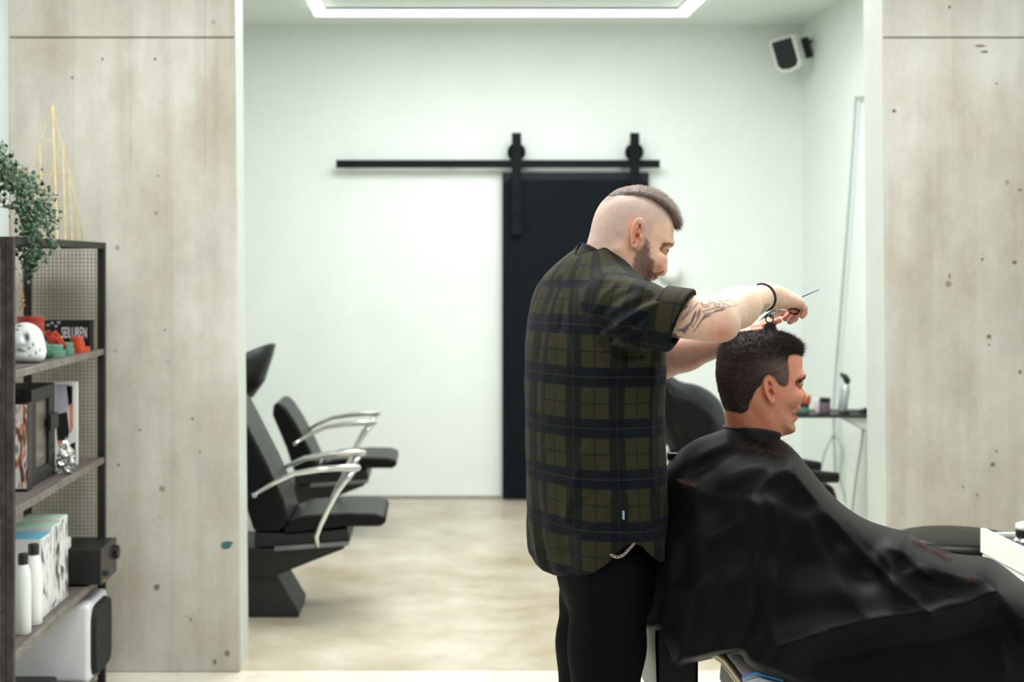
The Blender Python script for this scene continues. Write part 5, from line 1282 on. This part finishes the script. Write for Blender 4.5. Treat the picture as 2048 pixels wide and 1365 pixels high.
for i in range(nr - 1):
    for k in range(nk):
        a, b, c, d = i * nk + k, i * nk + (k + 1) % nk, (i + 1) * nk + (k + 1) % nk, (i + 1) * nk + k; F_ += [(a, b, d), (b, c, d)]
foil.add(V_, F_ + [tuple(range(nk))[::-1], tuple((nr - 1) * nk + k for k in range(nk))])
tag(foil.build('foil_ornament', mat('crumpled_silver_foil', (206, 208, 206), .18, metal=.95, var=.15, scale=60)), 'crumpled silver foil ornament beside the tall photo box, second shelf', 'ornament')
suc = thing('potted_succulent', 'small yellow-green plant behind the near wire mesh, second shelf', 'plant', (-1.375, 4.42, LV[1]))
local(MB().lathe([(.028, 0), (.036, .002), (.042, .05), (.038, .052), (.036, .045)], n=20).build('pot', M['plastic'], suc))
mb = MB()
for k in range(60):
    a, e = r_.uniform(0, 6.283), r_.uniform(.3, 1.4); L1 = r_.uniform(.03, .06); d = np.array([math.cos(a) * math.cos(e), math.sin(a) * math.cos(e), math.sin(e)]); c = np.array([0, 0, .05]); s_ = np.cross(d, [0, 0, 1]); s_ /= np.linalg.norm(s_) + 1e-9
    mb.add([c, c + d * L1 * .5 + s_ * .007, c + d * L1, c + d * L1 * .5 - s_ * .007, c + d * L1 * .5 + [0, 0, .003]], [(0, 1, 4), (1, 2, 4), (2, 3, 4), (3, 0, 4)])
o = local(mb.build('foliage', mat('yellow_green_leaf', (150, 160, 70), .5, var=.2), suc)); o['kind'] = 'stuff'
# --- first shelf: tins, a white ornament, a black box
Z1 = LV[0]
def tin(px, py_base, r, h, m, label, z=Z1, tiltv=None, group=None, Y=None):
    if Y is None: Y = FPX * (EYE - z) / (py_base - CY)
    x = (px - CX) * Y / FPX
    t = thing('tin', label, 'tin', (x, Y, z), group)
    local(MB().lathe([(r * .97, 0), (r, .002), (r, h * .55), (r * .985, h * .56)], n=28).build('base', m, t))
    local(MB().lathe([(r * 1.015, h * .57), (r * 1.015, h - .002), (r * .985, h)], n=28).build('lid', m, t))
    if tiltv: t.rotation_euler = tiltv
    return t
for k in range(6):
    tin(61, 0, .047, .0235, M['red'], 'red round tin, ' + ('bottom', 'second from bottom', 'third from bottom', 'third from top', 'second from top', 'topmost')[k] + ' of the stack behind the white ornament', Z1 + k * .0237, None, 'red tins in the tall stack', 4.93)
for k, (x, r, m) in enumerate([(108, .040, 'green'), (104, .038, 'green')]):
    tin(x, 0, r, .021, M[m], ('lower', 'upper')[k] + ' green tin of the nearer green pair on the first shelf', Z1 + k * .0212, None, 'green tins on the first shelf', 4.97)
for k, x in enumerate((134, 132)):
    tin(x, 0, .026, .021, M['green'], ('lower', 'upper')[k] + ' small green tin beside the orange tins, first shelf', Z1 + k * .0212, None, 'green tins on the first shelf', 5.10)
for k in range(3):
    tin(158 - 2 * k, 0, .024, .0195, M['orange'], ('bottom', 'middle', 'top')[k] + ' orange tin of the small stack before the black lettered box', Z1 + k * .0197, None, 'orange tins on the first shelf', 5.20)
tin(170, 0, .018, .020, M['orange'], 'small single orange tin at the foot of the orange stack', Z1, None, 'orange tins on the first shelf', 5.24)
tin(86, 0, .036, .021, M['green'], 'pale green tin leaning on edge behind the white ornament', Z1 + .030, (0, math.radians(62), math.radians(25)), 'green tins on the first shelf', 4.86)
tin(113, 0, .036, .021, M['orange'], 'orange tin leaning on edge above the green pair', Z1 + .048, (0, math.radians(58), math.radians(20)), 'orange tins on the first shelf', 5.05)
tin(97, 0, .036, .021, M['red'], 'dark orange tin leaning on edge beside the tall red stack', Z1 + .050, (0, math.radians(64), math.radians(20)), 'orange tins on the first shelf', 5.04)
bx = carton('lettered_box', -1.465, -1.292, 5.33, 5.385, Z1, 1.392, M['plastic'], 'black box with tall white lettering at the far end of the first shelf', 'box', bevel=.001)
cu = bpy.data.curves.new('lettering', 'FONT'); cu.body = 'SEILUREN'; cu.size = .052; cu.extrude = .0004; cu.align_x = 'CENTER'
lt = bpy.data.objects.new('lettering', cu); COL.objects.link(lt); lt.rotation_euler = (math.pi / 2, 0, 0); lt.scale = (.42, 1.25, 1)
dg = bpy.context.evaluated_depsgraph_get(); me = bpy.data.meshes.new_from_object(lt.evaluated_get(dg)); bpy.data.objects.remove(lt)
w_ = max(v.co.x for v in me.vertices) - min(v.co.x for v in me.vertices); h_ = max(v.co.y for v in me.vertices) - min(v.co.y for v in me.vertices)
cx_ = (max(v.co.x for v in me.vertices) + min(v.co.x for v in me.vertices)) / 2; cy_ = (max(v.co.y for v in me.vertices) + min(v.co.y for v in me.vertices)) / 2
for v in me.vertices: v.co = ((v.co.x - cx_) * .094 / w_ - 1.352, 5.3292 - v.co.z, (v.co.y - cy_) * .040 / h_ + 1.346)
me.materials.clear(); link('lettering', me, mat('pinkish_white_print', (232, 224, 236), .5, var=.04), bx)
for x, z in ((-1.455, 1.37), (-1.44, 1.378), (-1.425, 1.366), (-1.415, 1.38)):
    MB().box((x, 5.3285, z), (x + .010, 5.3299, z + .008)).build('printed_fleck', gy, bx)
# white rounded ornament with dark markings
def f_orn(p):
    s = FPX / 4.66; P = lambda a, b: at(a, b, 4.66)
    d = smin(ell(p, P(50, 683), (.062, .055, .062)), ell(p, P(72, 706), (.030, .036, .030)), .03)
    d = smin(d, ell(p, P(52, 712), (.052, .05, .02)), .02)
    d = smax(d, -ell(p, P(57, 674) - np.array([0, .05, 0]), (.008, .009, .012)), .006)
    d = smax(d, -rcone(p, P(32, 694) - np.array([0, .058, 0]), P(62, 692) - np.array([0, .052, 0]), .004, .004), .004)
    d = d + .0018 * wav(p, 70, 71)
    return smax(d, Z1 + .001 - p[:, 2], .004)
oV, oQ = sdf_mesh(f_orn, (-1.46, 4.56, Z1 - .01), (-1.26, 4.76, 1.46), .004)
uo, vo_ = pix(oV); mk = np.zeros(len(oV))
for a, b, c, d in ((55, 676, 4, 9), (40, 700, 5, 3), (46, 703, 4, 2), (58, 697, 3, 2), (34, 660, 3, 2), (66, 690, 2, 3), (38, 652, 5, 2), (72, 706, 2, 3), (80, 700, 1.5, 3), (60, 712, 3, 1.5)):
    mk = np.maximum(mk, np.exp(-((uo - a) / c) ** 2 - ((vo_ - b) / d) ** 2))
to = blend(np.tile(np.array(lin((226, 232, 230))), (len(oV), 1)), (70, 82, 96), np.clip(mk * 1.3, 0, .9) * (oV[:, 1] < 4.68))
tag(np_obj('ornament', oV, oQ, skin_material('white_ceramic', .4), None, {'tone': to}), 'white rounded ornament with dark blue-grey markings beside the shelf post', 'ornament')
carton('product_box', -1.40, -1.335, 4.33, 4.42, Z1, 1.395, mat('pale_box', (216, 218, 212), .5), 'pale box with a tan band behind the near wire mesh, first shelf', 'box', bevel=.002)
MB().box((-1.402, 4.328, 1.315), (-1.333, 4.4215, 1.352)).build('tan_band', mat('tan_card', (176, 136, 104), .6), bpy.data.objects[[o.name for o in COL.objects if o.name.startswith('product_box')][-1]])

# --- ivy in a dark pot on top
iv = thing('potted_ivy', 'trailing green ivy in a dark pot on top of the shelving unit', 'plant', (-1.475, 4.52, TOPZ))
local(MB().lathe([(.050, 0), (.056, .003), (.070, .18), (.074, .185), (.074, .21), (.066, .21), (.064, .19)], n=28).build('pot', M['plastic'], iv))
lm, stm = MB(), MB(); r_ = np.random.default_rng(11)
def leaf(c, d, nrm, L1):
    d = d / np.linalg.norm(d); s_ = np.cross(d, nrm); s_ /= np.linalg.norm(s_) + 1e-9; nn = np.cross(s_, d)
    lm.add([c, c + d * L1 * .30 + s_ * L1 * .48 - nn * .001, c + d * L1 * .62 + s_ * L1 * .26, c + d * L1, c + d * L1 * .62 - s_ * L1 * .26, c + d * L1 * .30 - s_ * L1 * .48 - nn * .001, c + d * L1 * .45 + nn * L1 * .10],
           [(0, 1, 6), (1, 2, 6), (2, 3, 6), (3, 4, 6), (4, 5, 6), (5, 0, 6)])
def stem(path, n, L1=.017, spread=.022):
    P = np.array(smooth_path(path, 6)); stm.tube(P, .0011, 5)
    for _ in range(n):
        i = r_.integers(1, len(P)); c = P[i] + r_.normal(size=3) * spread * .5; d = r_.normal(size=3) + [.35, -.35, -.5]; leaf(c, d, r_.normal(size=3) * .6 + np.array([.3, -.8, .6]), L1 * r_.uniform(.6, 1.2))
O = np.array([-1.475, 4.52, TOPZ])
W_ = lambda px, py, Y: at(px, py, Y) - O
for k in range(54):       # bushy crown
    a = r_.uniform(0, 6.283); q = r_.uniform(.04, .11); top = np.array([.0 + q * math.cos(a), q * math.sin(a), .23 + r_.uniform(0, .07)])
    stem([np.array([.02 * math.cos(a), .02 * math.sin(a), .19]), top, top + [.05 * math.cos(a) + .015, .05 * math.sin(a), -.06 - r_.uniform(0, .08)]], 30, .019, .034)
for x0, x1, y1, Y in ((30, 60, 470, 4.46), (45, 75, 480, 4.5), (55, 92, 455, 4.52), (60, 100, 495, 4.52), (40, 62, 530, 4.42), (35, 52, 545, 4.42), (50, 80, 520, 4.46), (25, 44, 500, 4.40), (64, 104, 440, 4.58), (30, 70, 440, 4.4), (20, 56, 455, 4.4), (15, 46, 480, 4.4), (48, 66, 500, 4.44)):
    stem([np.array([.03, -.02, .2]), W_(x0, 355 + r_.uniform(-20, 25), Y), W_((x0 + x1) / 2 + 6, (355 + y1) / 2 - 15, Y - .02), W_(x1, y1 - 18, Y - .02), W_(x1 + 3, y1, Y - .02)], 95, .017, .026)
stem([np.array([.06, -.02, .1]), W_(60, 420, 4.46), W_(85, 440, 4.46), W_(100, 470, 4.46), W_(112, 497, 4.46)], 34, .016, .012)
o = local(lm.build('foliage', mat('ivy_leaf', (52, 82, 58), .42, var=.36, scale=70, spec=.5), iv)); o['kind'] = 'stuff'
o = local(stm.build('stems', mat('brown_stem', (110, 84, 56), .6, var=.1), iv)); o['kind'] = 'stuff'
lm, stm = MB(), MB()
stem([W_(44, 520, 4.42), W_(46, 560, 4.42), W_(45, 600, 4.42), W_(46, 622, 4.42)], 40, .009, .006)
o = local(lm.build('dry_leaves', mat('dry_yellow_leaf', (176, 134, 70), .5, var=.3), iv)); o['kind'] = 'stuff'
local(stm.build('dry_stem', mat('dry_stem', (150, 116, 60), .6), iv))
# --- bamboo obelisk trellis
tr = thing('plant_trellis', 'yellow bamboo pyramid trellis standing on the far end of the shelving unit', 'trellis', (at(112, 480, 5.25)[0], 5.25, TOPZ))
T = lambda px, py, Y=5.25: at(px, py, Y) - np.array(tr.location)
def stick(a, b, r): local(MB().tube([a, b], r, 7).build('cane', M['bamboo'], tr))
zb = 0.0005
def foot(px, Y): q = T(px, 480, Y); q[2] = zb; return q
apex = T(106, 211)
stick(foot(115, 5.2), T(105, 211, 5.24), .0034); stick(foot(131, 5.22), T(125, 285, 5.22), .0030); stick(foot(144, 5.26), T(138, 351, 5.24), .0030); stick(foot(157, 5.28), T(154, 413, 5.27), .0030); stick(foot(88, 5.24), T(79, 285, 5.23), .0030)
thin = [(apex, T(80, 285)), (T(80, 285), T(60, 350)), (apex, T(121, 282)), (T(124, 284), T(140, 352)), (T(140, 352), T(155, 414)), (T(155, 414), foot(167, 5.3)), (T(60, 350), foot(46, 5.3)), (T(92, 380), T(120, 290))]
for a, b in thin: stick(a, b, .0016)
for (a, b), y in (((80, 124), 282), ((60, 140), 349), ((52, 150), 412)): stick(T(a, y), T(b, y), .0016)

# ================================================================== right foreground: stool, trolley
st = thing('stool', 'round black vinyl stool in front of the right concrete pillar', 'stool', (at(1920, 1068, 4.74)[0], 4.74, 0))
local(MB().lathe([(.10, .625), (.19, .628), (.203, .645), (.205, .675), (.198, .693), (.17, .700), (.05, .702)], n=40).build('seat', M['vinyl'], st, smooth=True))
local(MB().lathe([(.028, .05), (.028, .35), (.018, .352), (.018, .62), (.08, .626)], n=20).build('column', M['chrome'], st))
for k in range(5):
    a = 2 * math.pi * k / 5 + .3; g_ = local(MB().tube([(.02 * math.cos(a), .02 * math.sin(a), .09), (.25 * math.cos(a), .25 * math.sin(a), .065)], [.018, .012], 8).build('base_arm', M['plastic'], st))
    MB().lathe([(.02, -.012), (.025, -.008), (.025, .008), (.02, .012)], (.25 * math.cos(a), .25 * math.sin(a), .026), 14, 'y').build('caster', M['plastic'], g_)
tx, ty0, ty1, tz = 1.610, 3.64, 4.2, .822
tr2 = thing('trolley_cabinet', 'white drawer cabinet with a recessed black top beside the client', 'cabinet', (1.9, 3.9, 0))
MB().box((tx + .004, ty0, .08), (2.2, ty1 - .004, tz - .075)).build('body', M['gloss_white'], tr2, bevel=.003)
for nm, a, b in (('rim', (tx, ty0, tz - .071), (tx + .016, ty1, tz)), ('rim', (tx + .016, ty1 - .016, tz - .071), (2.2, ty1, tz - .012)), ('rim', (2.184, ty0, tz - .071), (2.2, ty1 - .016, tz))):
    MB().box(a, b).build(nm, M['gloss_white'], tr2, bevel=.002)
MB().box((tx + .016, ty0, tz - .071), (2.184, ty1 - .016, tz - .022)).build('worktop', mat('black_worktop', (66, 66, 70), .5, var=.06), tr2)
MB().box((tx, ty0, .10), (tx + .0045, ty1 - .10, tz - .160)).build('side_panel', M['gloss_white'], tr2, bevel=.001)
for x in (tx + .06, 2.14):
    for y in (ty0 + .06, ty1 - .06): MB().lathe([(.03, -.012), (.035, -.008), (.035, .008), (.03, .012)], (x, y, .036), 16, 'y').build('caster', M['plastic'], tr2); MB().box((x - .012, y - .012, .06), (x + .012, y + .012, .085)).build('caster_stem', M['grey_metal'], tr2)
cl = thing('hair_clipper', 'black and white clipper standing on the trolley top at the frame edge', 'clipper', (1.705, 4.10, tz - .022))
local(MB().lathe([(.034, 0), (.036, .006), (.030, .012), (.026, .013)], n=24).build('chrome_base', M['chrome'], cl))
local(MB().lathe([(.026, .013), (.030, .020), (.030, .034), (.027, .036)], n=24).build('body', M['plastic'], cl))
local(MB().lathe([(.027, .036), (.031, .040), (.029, .052), (.016, .058)], n=24).build('cap', M['gloss_white'], cl, smooth=True))

# ================================================================== the client's barber chair (mostly under the cape)
bc_ = thing('barber_chair', 'black barber chair under the seated client, lower backrest showing', 'chair', (at(1700, 1400, DC)[0], DC, 0))
def px3(px, py, Y=DC): p = at(px, py, Y); return (p[0], p[2])
Yk = DC - .10
MB().prism([px3(1338, 1010, Yk), px3(1372, 1010, Yk), px3(1398, 1300, Yk), px3(1398, 1420, Yk), px3(1380, 1450, Yk), px3(1334, 1450, Yk), px3(1316, 1420, Yk), px3(1312, 1280, Yk), px3(1316, 1200, Yk)], Yk, DC + .2).build('backrest', M['vinyl'], bc_, bevel=.012, seg=3)
MB().prism([px3(1484, 1362), px3(1520, 1350), px3(2010, 1352), px3(2030, 1375), px3(2020, 1440), px3(1500, 1445), px3(1478, 1420)], DC - .24, DC + .24).build('seat', M['vinyl'], bc_, bevel=.012, seg=3)
for y in (DC - .17, DC + .17):
    MB().tube([at(1385, 1290, y), at(1420, 1300, y), at(1446, 1318, y), at(1462, 1338, y), at(1486, 1372, y), at(1500, 1400, y)], .019, 10, flat=(1, .6)).build('side_bracket', mat('beige_chrome', (190, 176, 156), .25, metal=.7), bc_, smooth=True)
MB().lathe([(.32, 0), (.32, .02), (.30, .03), (.07, .05), (.06, .08), (.06, .50), (.09, .52)], (bc_.location[0], DC, 0), 36).build('pedestal', M['chrome'], bc_)
MB().prism([px3(2190, 1720), px3(2330, 1740), px3(2330, 1755), px3(2190, 1735)], DC - .2, DC + .2).build('footrest', M['grey_metal'], bc_, bevel=.004)
MB().tube([at(1990, 1440, DC), at(2150, 1600, DC), at(2210, 1730, DC)], .022, 10).build('footrest_arm', M['chrome'], bc_, smooth=True)
tw = thing('folded_towel', 'pale folded cloth with a bright blue edge on the chair under the cape', 'towel', at(1520, 1352, 3.02))
MB().prism([px3(1484, 1356, 3.02), px3(1512, 1348, 3.02), px3(1566, 1363, 3.02), px3(1600, 1395, 3.02), px3(1496, 1400, 3.02)], 2.99, 3.03).build('cloth', mat('pale_blue_cloth', (186, 190, 206), .85, var=.1, scale=40), tw, bevel=.004)
MB().tube([at(1484, 1355, 2.99), at(1512, 1347, 2.99), at(1566, 1362, 2.99)], .0022, 6).build('blue_edge', mat('bright_blue_edge', (50, 128, 214), .6), tw)
